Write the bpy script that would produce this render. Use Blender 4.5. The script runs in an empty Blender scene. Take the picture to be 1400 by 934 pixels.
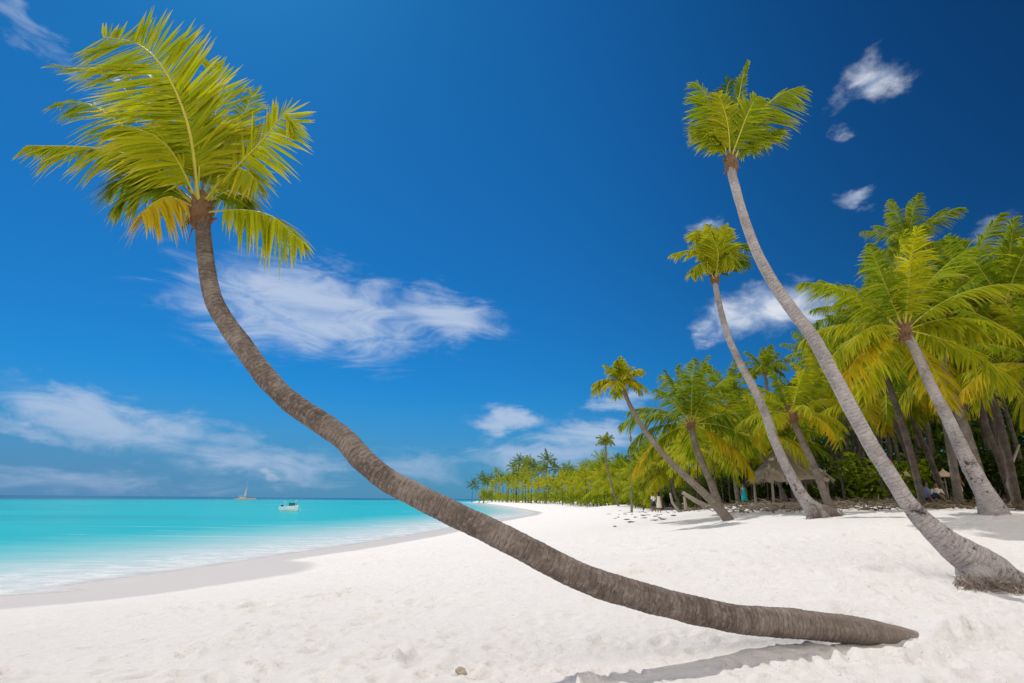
import bpy, bmesh, math, random
import numpy as np
from mathutils import Vector, Matrix, Euler, noise as mnoise
random.seed(7); R = math.radians
scene = bpy.context.scene
COL = scene.collection
W0, H0, FPX = 1400.0, 934.0, 778.0
CAMZ = 1.7; SEA = -0.8
PITCH, ROLL = 15.5, 0.5
CAMROT = Matrix.Rotation(R(90+PITCH), 3, 'X') @ Matrix.Rotation(R(ROLL), 3, 'Z')
CAMPOS = Vector((0, 0, CAMZ))
FWD = CAMROT @ Vector((0, 0, -1))

# ------------------------------------------------------------------ camera
cd = bpy.data.cameras.new('camera'); cam = bpy.data.objects.new('camera', cd); COL.objects.link(cam)
cd.sensor_width = 36; cd.lens = FPX/W0*36; cd.clip_start = 0.05; cd.clip_end = 40000
cam.location = CAMPOS; cam.rotation_euler = CAMROT.to_euler()
scene.camera = cam

def ray(px, py):
    return (CAMROT @ Vector(((px-W0/2)/FPX, (H0/2-py)/FPX, -1))).normalized()
def P(px, py, Y):                       # surveyed point: pixel of the photo + distance ahead
    d = ray(px, py); return CAMPOS + d*(Y/d.y)
def G(px, py, z=SEA):
    d = ray(px, py); return CAMPOS + d*((z-CAMZ)/d.z)
def depth(p): return (p-CAMPOS).dot(FWD)
def azel(px, py):
    d = ray(px, py); return math.atan2(d.x, d.y), math.asin(d.z)

# ------------------------------------------------------------------ object helpers
def mesh_of(name, verts, faces, mat=None, smooth=False, attrs=None, uvs=None):
    me = bpy.data.meshes.new(name); me.from_pydata([tuple(v) for v in verts], [], faces)
    if attrs:
        for k, vals in attrs.items():
            a = me.attributes.new(k, 'FLOAT', 'POINT'); a.data.foreach_set('value', np.asarray(vals, dtype=np.float32))
    mats = mat if isinstance(mat, (list, tuple)) else [mat]
    for m in mats:
        if m: me.materials.append(m)
    if smooth: me.polygons.foreach_set('use_smooth', [True]*len(me.polygons))
    me.update(); return me
def link(name, me, parent=None, loc=None):
    o = bpy.data.objects.new(name, me); COL.objects.link(o)
    if parent: o.parent = parent
    if loc is not None: o.location = loc
    return o
def tag(o, label, cat, group=None, kind=None):
    if label: o['label'] = label
    if cat: o['category'] = cat
    if group: o['group'] = group
    if kind: o['kind'] = kind
    return o
def empty(name, loc, label, cat, group=None):
    o = bpy.data.objects.new(name, None); COL.objects.link(o); o.location = loc
    o.empty_display_size = 0.2
    return tag(o, label, cat, group)

class MB:
    """collects simple solids for ONE mesh"""
    def __init__(s): s.v=[]; s.f=[]; s.sm=False
    def add(s, v, f):
        n=len(s.v); s.v += [Vector(q) for q in v]; s.f += [tuple(i+n for i in q) for q in f]
    def tube(s, pts, rad, n=8, cap=True):
        pts=[Vector(p) for p in pts]; base=len(s.v); m=len(pts)
        ref=Vector((0.13,0.31,0.94))
        for i,p in enumerate(pts):
            t=(pts[min(i+1,m-1)]-pts[max(i-1,0)]).normalized()
            a=t.cross(ref)
            if a.length<0.05: a=t.cross(Vector((1,0,0)))
            a.normalize(); b=t.cross(a)
            r=rad[i] if isinstance(rad,(list,tuple)) else rad
            for k in range(n):
                q=2*math.pi*k/n; s.v.append(p+(a*math.cos(q)+b*math.sin(q))*r)
        for i in range(m-1):
            for k in range(n):
                s.f.append((base+i*n+k, base+i*n+(k+1)%n, base+(i+1)*n+(k+1)%n, base+(i+1)*n+k))
        if cap:
            s.f.append(tuple(base+k for k in range(n))[::-1]); s.f.append(tuple(base+(m-1)*n+k for k in range(n)))
    def box(s, c, d, rz=0):
        c=Vector(c); M=Matrix.Rotation(rz,3,'Z')
        v=[c+M@Vector((x*d[0]/2,y*d[1]/2,z*d[2]/2)) for x in(-1,1) for y in(-1,1) for z in(-1,1)]
        s.add(v,[(0,1,3,2),(4,6,7,5),(0,4,5,1),(2,3,7,6),(0,2,6,4),(1,5,7,3)])
    def lathe(s, c, prof, n=14, jit=0):
        c=Vector(c); base=len(s.v); m=len(prof)
        for (r,z) in prof:
            for k in range(n):
                q=2*math.pi*k/n; rr=r*(1+random.uniform(-jit,jit)); s.v.append(c+Vector((rr*math.cos(q),rr*math.sin(q),z)))
        for i in range(m-1):
            for k in range(n):
                s.f.append((base+i*n+k, base+i*n+(k+1)%n, base+(i+1)*n+(k+1)%n, base+(i+1)*n+k))
        s.f.append(tuple(base+k for k in range(n))[::-1]); s.f.append(tuple(base+(m-1)*n+k for k in range(n)))
    def build(s, name, mat, parent=None, smooth=False):
        return link(name, mesh_of(name, s.v, s.f, mat, smooth), parent)

def smoothstep(a, b, x):
    t=np.clip((x-a)/(b-a),0,1); return t*t*(3-2*t)

# ------------------------------------------------------------------ node helpers
class NT:
    def __init__(s, tree): s.t=tree; s.n=tree.nodes; s.l=tree.links
    def new(s, typ, **kw):
        x=s.n.new(typ)
        for k,v in kw.items(): setattr(x,k,v)
        return x
    def put(s, sock, v):
        if hasattr(v,'links') or isinstance(v, bpy.types.NodeSocket): s.l.new(v, sock)
        else: sock.default_value=v
    def math(s, op, a, b=None, c=None, clamp=False):
        x=s.new('ShaderNodeMath', operation=op); x.use_clamp=clamp
        s.put(x.inputs[0],a)
        if b is not None: s.put(x.inputs[1],b)
        if c is not None: s.put(x.inputs[2],c)
        return x.outputs[0]
    def mix(s, f, a, b, blend='MIX'):
        x=s.new('ShaderNodeMix', data_type='RGBA', blend_type=blend); s.put(x.inputs[0],f)
        for sock,v in ((x.inputs[6],a),(x.inputs[7],b)):
            if isinstance(v,(tuple,list)) and len(v)==3: v=tuple(v)+(1,)
            s.put(sock,v)
        return x.outputs[2]
    def ramp(s, f, stops, interp='LINEAR'):
        x=s.new('ShaderNodeValToRGB'); r=x.color_ramp; r.interpolation=interp
        while len(r.elements)<len(stops): r.elements.new(0.5)
        for e,(p,c) in zip(r.elements,stops):
            e.position=p; e.color=tuple(c)+(1,) if len(c)==3 else c
        s.put(x.inputs[0],f); return x.outputs[0]
    def noise(s, vec, scale, detail=4, rough=0.55, dist=0.0):
        x=s.new('ShaderNodeTexNoise'); x.inputs['Scale'].default_value=scale; x.inputs['Detail'].default_value=detail
        x.inputs['Roughness'].default_value=rough; x.inputs['Distortion'].default_value=dist
        if vec is not None: s.put(x.inputs['Vector'],vec)
        return x.outputs['Fac']
    def maprange(s, v, a, b, c=0, d=1, smooth=True):
        x=s.new('ShaderNodeMapRange'); x.interpolation_type='SMOOTHSTEP' if smooth else 'LINEAR'
        s.put(x.inputs[0],v)
        for i,q in enumerate((a,b,c,d)): x.inputs[1+i].default_value=q
        return x.outputs[0]
    def attr(s, name):
        x=s.new('ShaderNodeAttribute'); x.attribute_name=name; return x.outputs['Fac']
    def mapping(s, vec, scale=(1,1,1), rot=(0,0,0), loc=(0,0,0)):
        x=s.new('ShaderNodeMapping'); s.put(x.inputs[0],vec)
        x.inputs['Scale'].default_value=scale; x.inputs['Rotation'].default_value=rot; x.inputs['Location'].default_value=loc
        return x.outputs[0]
    def bump(s, h, strength, dist):
        x=s.new('ShaderNodeBump'); x.inputs['Strength'].default_value=strength; x.inputs['Distance'].default_value=dist
        s.put(x.inputs['Height'],h); return x.outputs[0]

def new_mat(name):
    m=bpy.data.materials.new(name); m.use_nodes=True
    t=NT(m.node_tree); b=m.node_tree.nodes['Principled BSDF']
    return m,t,b,m.node_tree.nodes['Material Output']
def plain(name, col, rough=0.6, var=0.15, scale=8, spec=0.3):
    m,t,b,o=new_mat(name); tc=t.new('ShaderNodeTexCoord').outputs['Object']
    n=t.noise(tc,scale,5)
    c=t.mix(n,tuple(x*(1-var) for x in col),tuple(min(1,x*(1+var)) for x in col))
    t.l.new(c,b.inputs['Base Color']); b.inputs['Roughness'].default_value=rough
    b.inputs['Specular IOR Level'].default_value=spec
    return m

# ------------------------------------------------------------------ materials
def leaf_mat(name, c_lo, c_hi, c_tip, trans=0.42):
    m,t,b,o=new_mat(name)
    lr=t.attr('lr'); lt=t.attr('lt'); oi=t.new('ShaderNodeObjectInfo').outputs['Random']
    f=t.math('ADD',t.math('MULTIPLY',lr,0.55),t.math('MULTIPLY',oi,0.45))
    c=t.mix(f,c_lo,c_hi)
    tip=t.math('MULTIPLY',t.maprange(lt,0.55,1.0),t.maprange(lr,0.35,0.9))
    c=t.mix(tip,c,c_tip)
    t.l.new(c,b.inputs['Base Color']); b.inputs['Roughness'].default_value=0.62
    b.inputs['Specular IOR Level'].default_value=0.06
    tr=t.new('ShaderNodeBsdfTranslucent'); 
    tc=t.mix(1.0,c,(1.0,0.95,0.5),'MULTIPLY'); t.l.new(tc,tr.inputs['Color'])
    mx=t.new('ShaderNodeMixShader'); mx.inputs[0].default_value=trans
    t.l.new(b.outputs[0],mx.inputs[1]); t.l.new(tr.outputs[0],mx.inputs[2]); t.l.new(mx.outputs[0],o.inputs['Surface'])
    return m
LEAF_HERO = leaf_mat('leaf_lime',(0.25,0.34,0.012),(0.62,0.59,0.016),(0.62,0.50,0.10),0.52)
LEAF_HEROY= leaf_mat('leaf_golden',(0.46,0.38,0.015),(0.62,0.46,0.02),(0.55,0.42,0.12),0.5)
LEAF_PALE = leaf_mat('leaf_pale',(0.18,0.25,0.09),(0.27,0.33,0.13),(0.5,0.48,0.3),0.4)
LEAF_MID  = leaf_mat('leaf_yellow_green',(0.22,0.30,0.012),(0.54,0.51,0.016),(0.62,0.46,0.06),0.5)
LEAF_GREEN= leaf_mat('leaf_fresh_green',(0.10,0.19,0.013),(0.36,0.42,0.015),(0.5,0.42,0.05),0.47)
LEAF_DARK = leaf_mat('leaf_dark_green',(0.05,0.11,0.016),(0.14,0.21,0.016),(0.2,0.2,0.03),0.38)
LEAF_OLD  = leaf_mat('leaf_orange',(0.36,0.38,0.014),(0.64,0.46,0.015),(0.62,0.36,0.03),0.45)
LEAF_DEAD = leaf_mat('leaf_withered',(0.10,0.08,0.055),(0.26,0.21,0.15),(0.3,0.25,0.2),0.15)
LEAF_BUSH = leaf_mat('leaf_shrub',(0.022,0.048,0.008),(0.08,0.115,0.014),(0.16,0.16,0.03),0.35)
RACHIS = plain('leaf_stem',(0.46,0.42,0.05),0.5,0.2,6)

def bark_mat(name, c1, c2, c3, stain=0.5, bleach=0.0):
    m,t,b,o=new_mat(name)
    uv=t.new('ShaderNodeUVMap').outputs[0]; ob=t.new('ShaderNodeTexCoord').outputs['Object']
    v=t.attr('len')
    n1=t.noise(ob,3.0,5,0.6); n2=t.noise(ob,22,6,0.65)
    fib=t.noise(t.mapping(uv,(2.2,9,1)),4.2,6,0.72)
    ringpos=t.math('ADD',t.math('MULTIPLY',v,16),t.math('MULTIPLY',n1,2.5))
    ring=t.math('FRACT',ringpos)
    rl=t.maprange(ring,0.80,0.97)
    c=t.mix(t.maprange(n1,0.35,0.68),c1,c2)
    big=t.noise(ob,1.3,4,.6); c=t.mix(t.math('MULTIPLY',t.maprange(big,.52,.66),.5),c,tuple(x*.55 for x in c1)); c=t.mix(t.math('MULTIPLY',t.maprange(big,.46,.34),.5),c,c3)
    c=t.mix(t.math('MULTIPLY',t.maprange(t.math('ADD',t.math('MULTIPLY',n2,.5),t.math('MULTIPLY',t.noise(t.mapping(uv,(1.5,3,1),(0,0,0),(.3,.7,0)),3,5,.7),.5)),0.47,0.60),0.55),c,c3)
    c=t.mix(t.math('MULTIPLY',t.maprange(fib,0.50,0.66),0.75),c,tuple(x*0.45 for x in c1))
    c=t.mix(t.math('MULTIPLY',rl,t.math('MULTIPLY',t.maprange(n2,0.34,0.60),0.6)),c,tuple(x*0.33 for x in c1))
    st=t.noise(ob,3.6,8,0.78,0.9); stain=t.math('MULTIPLY',stain,t.math('ADD',.35,t.math('MULTIPLY',t.maprange(v,.5,1.3),t.maprange(v,3.4,2.2))))
    c=t.mix(t.math('MULTIPLY',t.maprange(st,0.53,0.66),stain),c,(0.035,0.028,0.024))
    if bleach: c=t.mix(t.math('MULTIPLY',t.maprange(t.math('ADD',v,t.math('MULTIPLY',n1,1.2)),bleach+.6,.9),.55),c,t.mix(fib,c2,c3)); c=t.mix(t.math('MULTIPLY',t.maprange(t.math('ADD',v,t.math('MULTIPLY',n2,1.2)),1.5,.7),.75),c,(.56,.52,.48))
    t.l.new(c,b.inputs['Base Color']); b.inputs['Roughness'].default_value=0.9; b.inputs['Specular IOR Level'].default_value=0.15
    h=t.math('ADD',t.math('MULTIPLY',fib,0.5),t.math('ADD',n2,t.math('MULTIPLY',rl,-0.3)))
    t.l.new(t.bump(h,0.7,0.02),b.inputs['Normal'])
    return m
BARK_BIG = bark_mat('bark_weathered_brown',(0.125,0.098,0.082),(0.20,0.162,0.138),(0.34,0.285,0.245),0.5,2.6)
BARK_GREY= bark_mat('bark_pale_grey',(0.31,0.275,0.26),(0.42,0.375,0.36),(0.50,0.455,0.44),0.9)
BARK_SHADED= bark_mat('bark_shaded_brown',(0.085,0.068,0.052),(0.13,0.105,0.085),(0.20,0.165,0.135),0.3)  # grove shade put into the colour: darker bark for the shaded trunks
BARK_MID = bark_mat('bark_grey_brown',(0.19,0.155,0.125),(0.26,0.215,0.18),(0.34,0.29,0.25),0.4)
FIBRE = plain('palm_fibre',(0.20,0.12,0.065),0.95,0.5,30,0.1)
ROOTM = plain('root_brown',(0.25,0.20,0.165),0.95,0.5,25,0.1)
THATCH= plain('thatch',(0.36,0.29,0.23),0.95,0.3,25,0.1)
WOOD  = plain('driftwood_grey',(0.33,0.28,0.23),0.9,0.35,10,0.1)
SKIN_D= plain('skin',(0.24,0.13,0.08),0.6,0.1)
HAIRM = plain('hair_black',(0.012,0.01,0.009),0.6,0.2)
CWHITE= plain('cloth_white',(0.78,0.77,0.74),0.85,0.06)
CPALE = plain('cloth_pale',(0.68,0.64,0.52),0.85,0.08)
CNAVY = plain('cloth_navy',(0.02,0.03,0.09),0.85,0.1)
CTEAL = plain('cloth_teal',(0.01,0.42,0.44),0.8,0.1)
CRED  = plain('cloth_red',(0.45,0.05,0.04),0.85,0.1)
CBLUE = plain('cloth_blue',(0.16,0.22,0.42),0.85,0.1)
CBEIGE= plain('canvas_beige',(0.66,0.49,0.32),0.85,0.1)
GEL   = plain('boat_white',(0.90,0.90,0.90),0.3,0.02,3,0.5)
BDARK = plain('boat_dark',(0.015,0.03,0.035),0.5,0.1)
BTEAL = plain('boat_canvas_teal',(0.015,0.18,0.18),0.8,0.1)
METAL = plain('pole_white',(0.75,0.75,0.75),0.35,0.05)
SAIL  = plain('sail_cloth',(0.8,0.8,0.78),0.8,0.04)
STONE = plain('stone',(0.40,0.34,0.26),0.9,0.3,14,0.2)
WEED  = plain('seaweed_brown',(0.19,0.16,0.13),0.9,0.5,9,0.2)

# ------------------------------------------------------------------ terrain
foam_px=[(0,817),(102,801),(203,787),(285,776),(386,760),(500,743),(600,726),(680,711),(737,702),(720,697),(690,692),(664,688.6),(646,686.9)]
shore=[(-420,-160),(-90,-18),(-36,6)]
shore+=[tuple(G(x,y).xy) for x,y in foam_px]
tip=shore[-1]
def catmull(pts, n):
    pts=[Vector(p) for p in pts]; out=[]
    for i in range(len(pts)-1):
        p0=pts[max(i-1,0)];p1=pts[i];p2=pts[i+1];p3=pts[min(i+2,len(pts)-1)]
        for k in range(n):
            u=k/n; out.append(0.5*((2*p1)+(p2-p0)*u+(2*p0-5*p1+4*p2-p3)*u*u+(3*p1-p0-3*p2+p3)*u**3))
    out.append(pts[-1]); return out
shore_s=[tuple(p) for p in catmull(shore,3)]
LAND=np.array(shore_s+[(tip[0]+10,tip[1]+90),(160,760),(900,1500),(5000,3000),(5000,-3000),(-420,-3000)])
wet_px=[(-40,820),(102,799),(203,785),(285,774),(386,757),(500,741),(600,724),(690,709),(737,701.5),(738,703.5),(700,712),(600,736),(500,752.5),(400,765),(424,771),(438,780),(428,786),(399,792),(340,800),(285,807),(142,824),(-40,842)]
WET=np.array([tuple(G(x,y,-0.72).xy) for x,y in wet_px])
def sdist(poly, X, Y):
    d=np.full(X.shape,1e18); ins=np.zeros(X.shape,bool); n=len(poly)
    for i in range(n):
        x1,y1=poly[i]; x2,y2=poly[(i+1)%n]; dx,dy=x2-x1,y2-y1
        t=np.clip(((X-x1)*dx+(Y-y1)*dy)/(dx*dx+dy*dy+1e-12),0,1)
        d=np.minimum(d,(X-x1-t*dx)**2+(Y-y1-t*dy)**2)
        c=((y1>Y)!=(y2>Y))
        with np.errstate(divide='ignore',invalid='ignore'):
            xi=(x2-x1)*(Y-y1)/(y2-y1+1e-15)+x1
        ins^=c&(X<xi)
    d=np.sqrt(d); return np.where(ins,d,-d)
anch=[(1100,877,7.35),(1215,877,7.5),(1330,797,9.5),(1400,803,9.4),(1370,796,9.6),(1280,800,9.0),(1272,873,7.5),(1310,803,9.2),(1440,790,9.9),(1352,704,14),(1112,709,18),(996,712,24),(985,702,29),(898,699,58),(842,690.5,105),(937,701,40),(1019,690,36),(1270,691,24),(1150,690,26),(775,688.5,200),(700,687.5,290),(1480,704,15),(1080,752,11.5),(900,752,15),(880,722,27)]
A=[tuple(P(*a)) for a in anch]
A+=[tuple(p)for p in (G(700,934,0.0),G(150,934,-0.05),G(430,860,-0.12),G(1000,934,0.0))]
A+=[(0,-12,0.2),(10,0,0.5),(20,2,1.3),(40,12,1.6),(60,40,1.6),(-12,0,0.0),(60,120,1.6),(120,300,1.8)]
A+=[(x,y,-0.8) for x,y in shore_s[2:40:2]]
A=np.array(A)
def kern(d2): return np.sqrt(d2+4.0)
KM=kern((A[:,None,0]-A[None,:,0])**2+(A[:,None,1]-A[None,:,1])**2)
nA=len(A); M_=np.zeros((nA+1,nA+1)); M_[:nA,:nA]=KM-np.eye(nA)*0.02; M_[:nA,nA]=1; M_[nA,:nA]=1
WGT=np.linalg.solve(M_,np.concatenate([A[:,2],[0]]))
def base_h(X, Y):
    X=np.asarray(X,float); Y=np.asarray(Y,float); z=np.full(X.shape,WGT[nA])
    for i in range(nA): z=z+WGT[i]*kern((X-A[i,0])**2+(Y-A[i,1])**2)
    z=np.clip(z,-0.85,1.7)
    s=sdist(LAND,X,Y); w=smoothstep(0,3.0,s)
    zin=-0.79+w*(np.maximum(z,-0.78+0.008*np.minimum(s,100))+0.79)
    zout=-0.79-np.minimum(4.0,0.05*np.maximum(-s,0))
    return np.where(s>0,zin,zout), s
def ground(x,y): return float(base_h(np.array([x]),np.array([y]))[0][0])
def onground(px, Y):
    x=P(px,690,Y).x; return Vector((x,Y,ground(x,Y)))
def hash2(ix,iy,k):
    h=np.sin(ix*127.1+iy*311.7+k*74.7)*43758.5453; return h-np.floor(h)
def vnoise(X,Y):
    ix=np.floor(X); iy=np.floor(Y); fx=X-ix; fy=Y-iy; fx=fx*fx*(3-2*fx); fy=fy*fy*(3-2*fy)
    a=hash2(ix,iy,0);b=hash2(ix+1,iy,0);c=hash2(ix,iy+1,0);d=hash2(ix+1,iy+1,0)
    return (a*(1-fx)+b*fx)*(1-fy)+(c*(1-fx)+d*fx)*fy
def dips(X,Y,cell,seed,prob):
    out=np.zeros(X.shape); gx=np.floor(X/cell); gy=np.floor(Y/cell)
    for i in(-1,0,1):
        for j in(-1,0,1):
            cx=gx+i; cy=gy+j
            px=(cx+hash2(cx,cy,seed))*cell; py=(cy+hash2(cx,cy,seed+1))*cell
            on=hash2(cx,cy,seed+2)<prob; an=hash2(cx,cy,seed+3)*6.28
            s=0.6+0.8*hash2(cx,cy,seed+4)
            dx=X-px; dy=Y-py; u=dx*np.cos(an)+dy*np.sin(an); v=-dx*np.sin(an)+dy*np.cos(an)
            q=(u/(0.34*cell*s))**2+(v/(0.19*cell*s))**2
            k=0.5+hash2(cx,cy,seed+5)
            out+=on*k*(-np.exp(-q*1.6)+0.45*np.exp(-(np.sqrt(q)-1.35)**2*5))
    return out

def polar(r0, r1, ratio, fine, coarse, half):
    nr=int(math.log(r1/r0)/math.log(ratio)); rr=r0*ratio**np.arange(nr+1)
    a=list(np.arange(-half,half,fine))+list(np.arange(half,360-half,coarse)); a=np.radians(np.array(a))
    Rr,Aa=np.meshgrid(rr,a,indexing='ij'); return Rr*np.sin(Aa),Rr*np.cos(Aa),nr+1,len(a)
def grid_mesh(name,X,Y,Z,nr,na,mat,attrs,keep=None,center=None):
    V=np.stack([X.ravel(),Y.ravel(),Z.ravel()],1)
    i,j=np.meshgrid(np.arange(nr-1),np.arange(na),indexing='ij'); j2=(j+1)%na
    F=np.stack([i*na+j,(i+1)*na+j,(i+1)*na+j2,i*na+j2],-1).reshape(-1,4)[:,::-1]
    if keep is not None:
        k=keep.ravel()[F].any(1); F=F[k]
        used=np.zeros(len(V),bool); used[F.ravel()]=True; idx=np.cumsum(used)-1
        V=V[used]; F=idx[F]; attrs={n:a.ravel()[used] for n,a in attrs.items()}
    me=bpy.data.meshes.new(name); nf=len(F)
    ev=[]
    nl=nf*4
    if center is not None:
        V=np.vstack([V,[[0,0,center]]]); attrs={n:np.append(a.ravel(),a.ravel()[0]) for n,a in attrs.items()}
    me.vertices.add(len(V)); me.vertices.foreach_set('co',V.ravel().astype(np.float32))
    tri=[]
    if center is not None:
        c=len(V)-1
        for q in range(na): tri+=[c,(q+1)%na,q]
    me.loops.add(nl+len(tri)); me.loops.foreach_set('vertex_index',np.concatenate([F.ravel(),np.array(tri,dtype=np.int64)]).astype(np.int32))
    nt=len(tri)//3; me.polygons.add(nf+nt)
    me.polygons.foreach_set('loop_start',np.concatenate([np.arange(nf)*4,nl+np.arange(nt)*3]).astype(np.int32))
    me.polygons.foreach_set('use_smooth',np.ones(nf+nt,bool))
    for n,a in attrs.items():
        at=me.attributes.new(n,'FLOAT','POINT'); at.data.foreach_set('value',a.ravel().astype(np.float32))
    me.materials.append(mat); me.update(calc_edges=True); me.validate(); return me

# sand material
def sand_mat():
    m,t,b,o=new_mat('coral_sand'); pos=t.new('ShaderNodeNewGeometry').outputs['Position']
    n1=t.noise(pos,0.35,4); n2=t.noise(pos,7,6,0.65); n3=t.noise(pos,160,3,0.7)
    c=t.mix(n1,(0.78,0.745,0.71),(0.84,0.81,0.775))
    c=t.mix(t.math('MULTIPLY',t.maprange(n2,0.45,0.75),0.30),c,(0.69,0.62,0.55))
    c=t.mix(t.math('MULTIPLY',n3,0.35),c,(0.70,0.65,0.60))
    bits=t.noise(pos,26,2,0.5); bz=t.noise(pos,1.1,3)
    c=t.mix(t.math('MULTIPLY',t.maprange(bits,0.66,0.72),t.maprange(bz,0.42,0.62,0,0.75)),c,(0.36,0.29,0.21))
    wet=t.attr('wet')
    wj=t.math('ADD',t.math('SUBTRACT',n2,0.5),t.math('MULTIPLY',t.math('SUBTRACT',t.noise(pos,0.8,4),0.5),1.6))
    wf=t.maprange(t.math('ADD',wet,t.math('MULTIPLY',wj,0.55)),-0.40,0.50)
    c=t.mix(wf,c,(0.51,0.475,0.445))
    shade_litter=t.attr('litter')
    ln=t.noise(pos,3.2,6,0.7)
    lf=t.maprange(t.math('ADD',shade_litter,t.math('MULTIPLY',t.math('SUBTRACT',ln,0.5),1.6)),0.35,0.75)
    c=t.mix(t.math('MULTIPLY',lf,0.9),c,t.mix(n2,(0.05,0.045,0.035),(0.17,0.14,0.11)))  # dark tone stands for fallen leaves and canopy shade together
    t.l.new(c,b.inputs['Base Color'])
    t.put(b.inputs['Roughness'],t.maprange(wf,0,1,0.95,0.55)); b.inputs['Specular IOR Level'].default_value=0.12
    dry=t.math('SUBTRACT',1,wf)
    h=t.math('ADD',t.math('MULTIPLY',n3,0.25),t.math('ADD',n2,t.math('MULTIPLY',t.noise(pos,2.6,4),1.2)))
    h=t.math('MULTIPLY',h,t.math('ADD',t.math('MULTIPLY',dry,0.96),0.04))
    t.l.new(t.bump(h,0.8,0.07),b.inputs['Normal']); return m
X,Y,nr,na=polar(1.0,5500,1.0088,0.30,6,56)
Z,S=base_h(X,Y)
rad=np.hypot(X,Y)
wetd=np.maximum(sdist(WET,X,Y),np.where(S<0.9,0.9-S,-9))
dry=smoothstep(-0.3,-1.6,wetd)*smoothstep(0.2,1.5,S)
near=smoothstep(60,12,rad)*dry
det=0.020*dips(X,Y,0.42,1,0.55)+0.013*dips(X,Y,0.27,11,0.5)+0.030*dips(X,Y,0.9,21,0.28)
pm=0.35+0.9*smoothstep(0.35,0.7,vnoise(X*0.33+7,Y*0.33))
und=0.10*(vnoise(X*0.55,Y*0.55)-0.5)+0.05*(vnoise(X*1.3+3,Y*1.3)-0.5)
Z=Z+near*(det*pm*(2.1+.5*smoothstep(16,7,rad))+und*0.6)
def mound(px,py,Yd,h,sx,sy):
    c=P(px,py,Yd); return h*np.exp(-((X-c.x)/sx)**2-((Y-c.y)/sy)**2)
Z=Z+mound(1312,885,7.62,.16,.42,.30)+mound(1285,878,7.40,.13,.26,.14)+mound(1245,882,7.22,.075,.28,.13)+mound(1195,880,7.08,.085,.50,.11)
rng=random.Random(31)
for x0,y0,a0,n in ((-2.5,6.3,.9,26),(-6,8,.35,34),(-1.5,9.5,1.3,40),(3,8.6,2.3,20),(-7.5,11.5,.62,40),(1,13,1.1,34)):
    a=a0; px_,py_=x0,y0
    for k in range(n):
        a+=rng.uniform(-.10,.10); px_+=math.cos(a)*.62; py_+=math.sin(a)*.62
        sgn=1 if k%2 else -1; cx=px_-math.sin(a)*.11*sgn; cy=py_+math.cos(a)*.11*sgn
        m_=(np.abs(X-cx)<.4)&(np.abs(Y-cy)<.4)&(dry>.3)
        if not m_.any(): continue
        dx=X[m_]-cx; dy=Y[m_]-cy; u=dx*math.cos(a)+dy*math.sin(a); v=-dx*math.sin(a)+dy*math.cos(a)
        q=np.sqrt((u/.16)**2+(v/.075)**2); Z[m_]+=rng.uniform(.6,1.1)*(-.05*np.exp(-q**3)+.016*np.exp(-((q-1.45)/.35)**2))
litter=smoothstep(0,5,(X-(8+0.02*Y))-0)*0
# leaf litter and the grove's shade, painted together as one dark ground zone
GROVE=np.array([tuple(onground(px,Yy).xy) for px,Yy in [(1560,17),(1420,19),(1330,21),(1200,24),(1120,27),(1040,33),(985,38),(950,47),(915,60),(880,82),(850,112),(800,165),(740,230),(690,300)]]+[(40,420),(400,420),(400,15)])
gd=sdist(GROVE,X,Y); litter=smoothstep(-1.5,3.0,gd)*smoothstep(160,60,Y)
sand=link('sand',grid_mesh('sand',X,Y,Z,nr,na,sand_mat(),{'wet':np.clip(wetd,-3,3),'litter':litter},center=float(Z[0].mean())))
tag(sand,'white coral sand beach sloping from the palms down to the sea',None,kind='structure')

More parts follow.
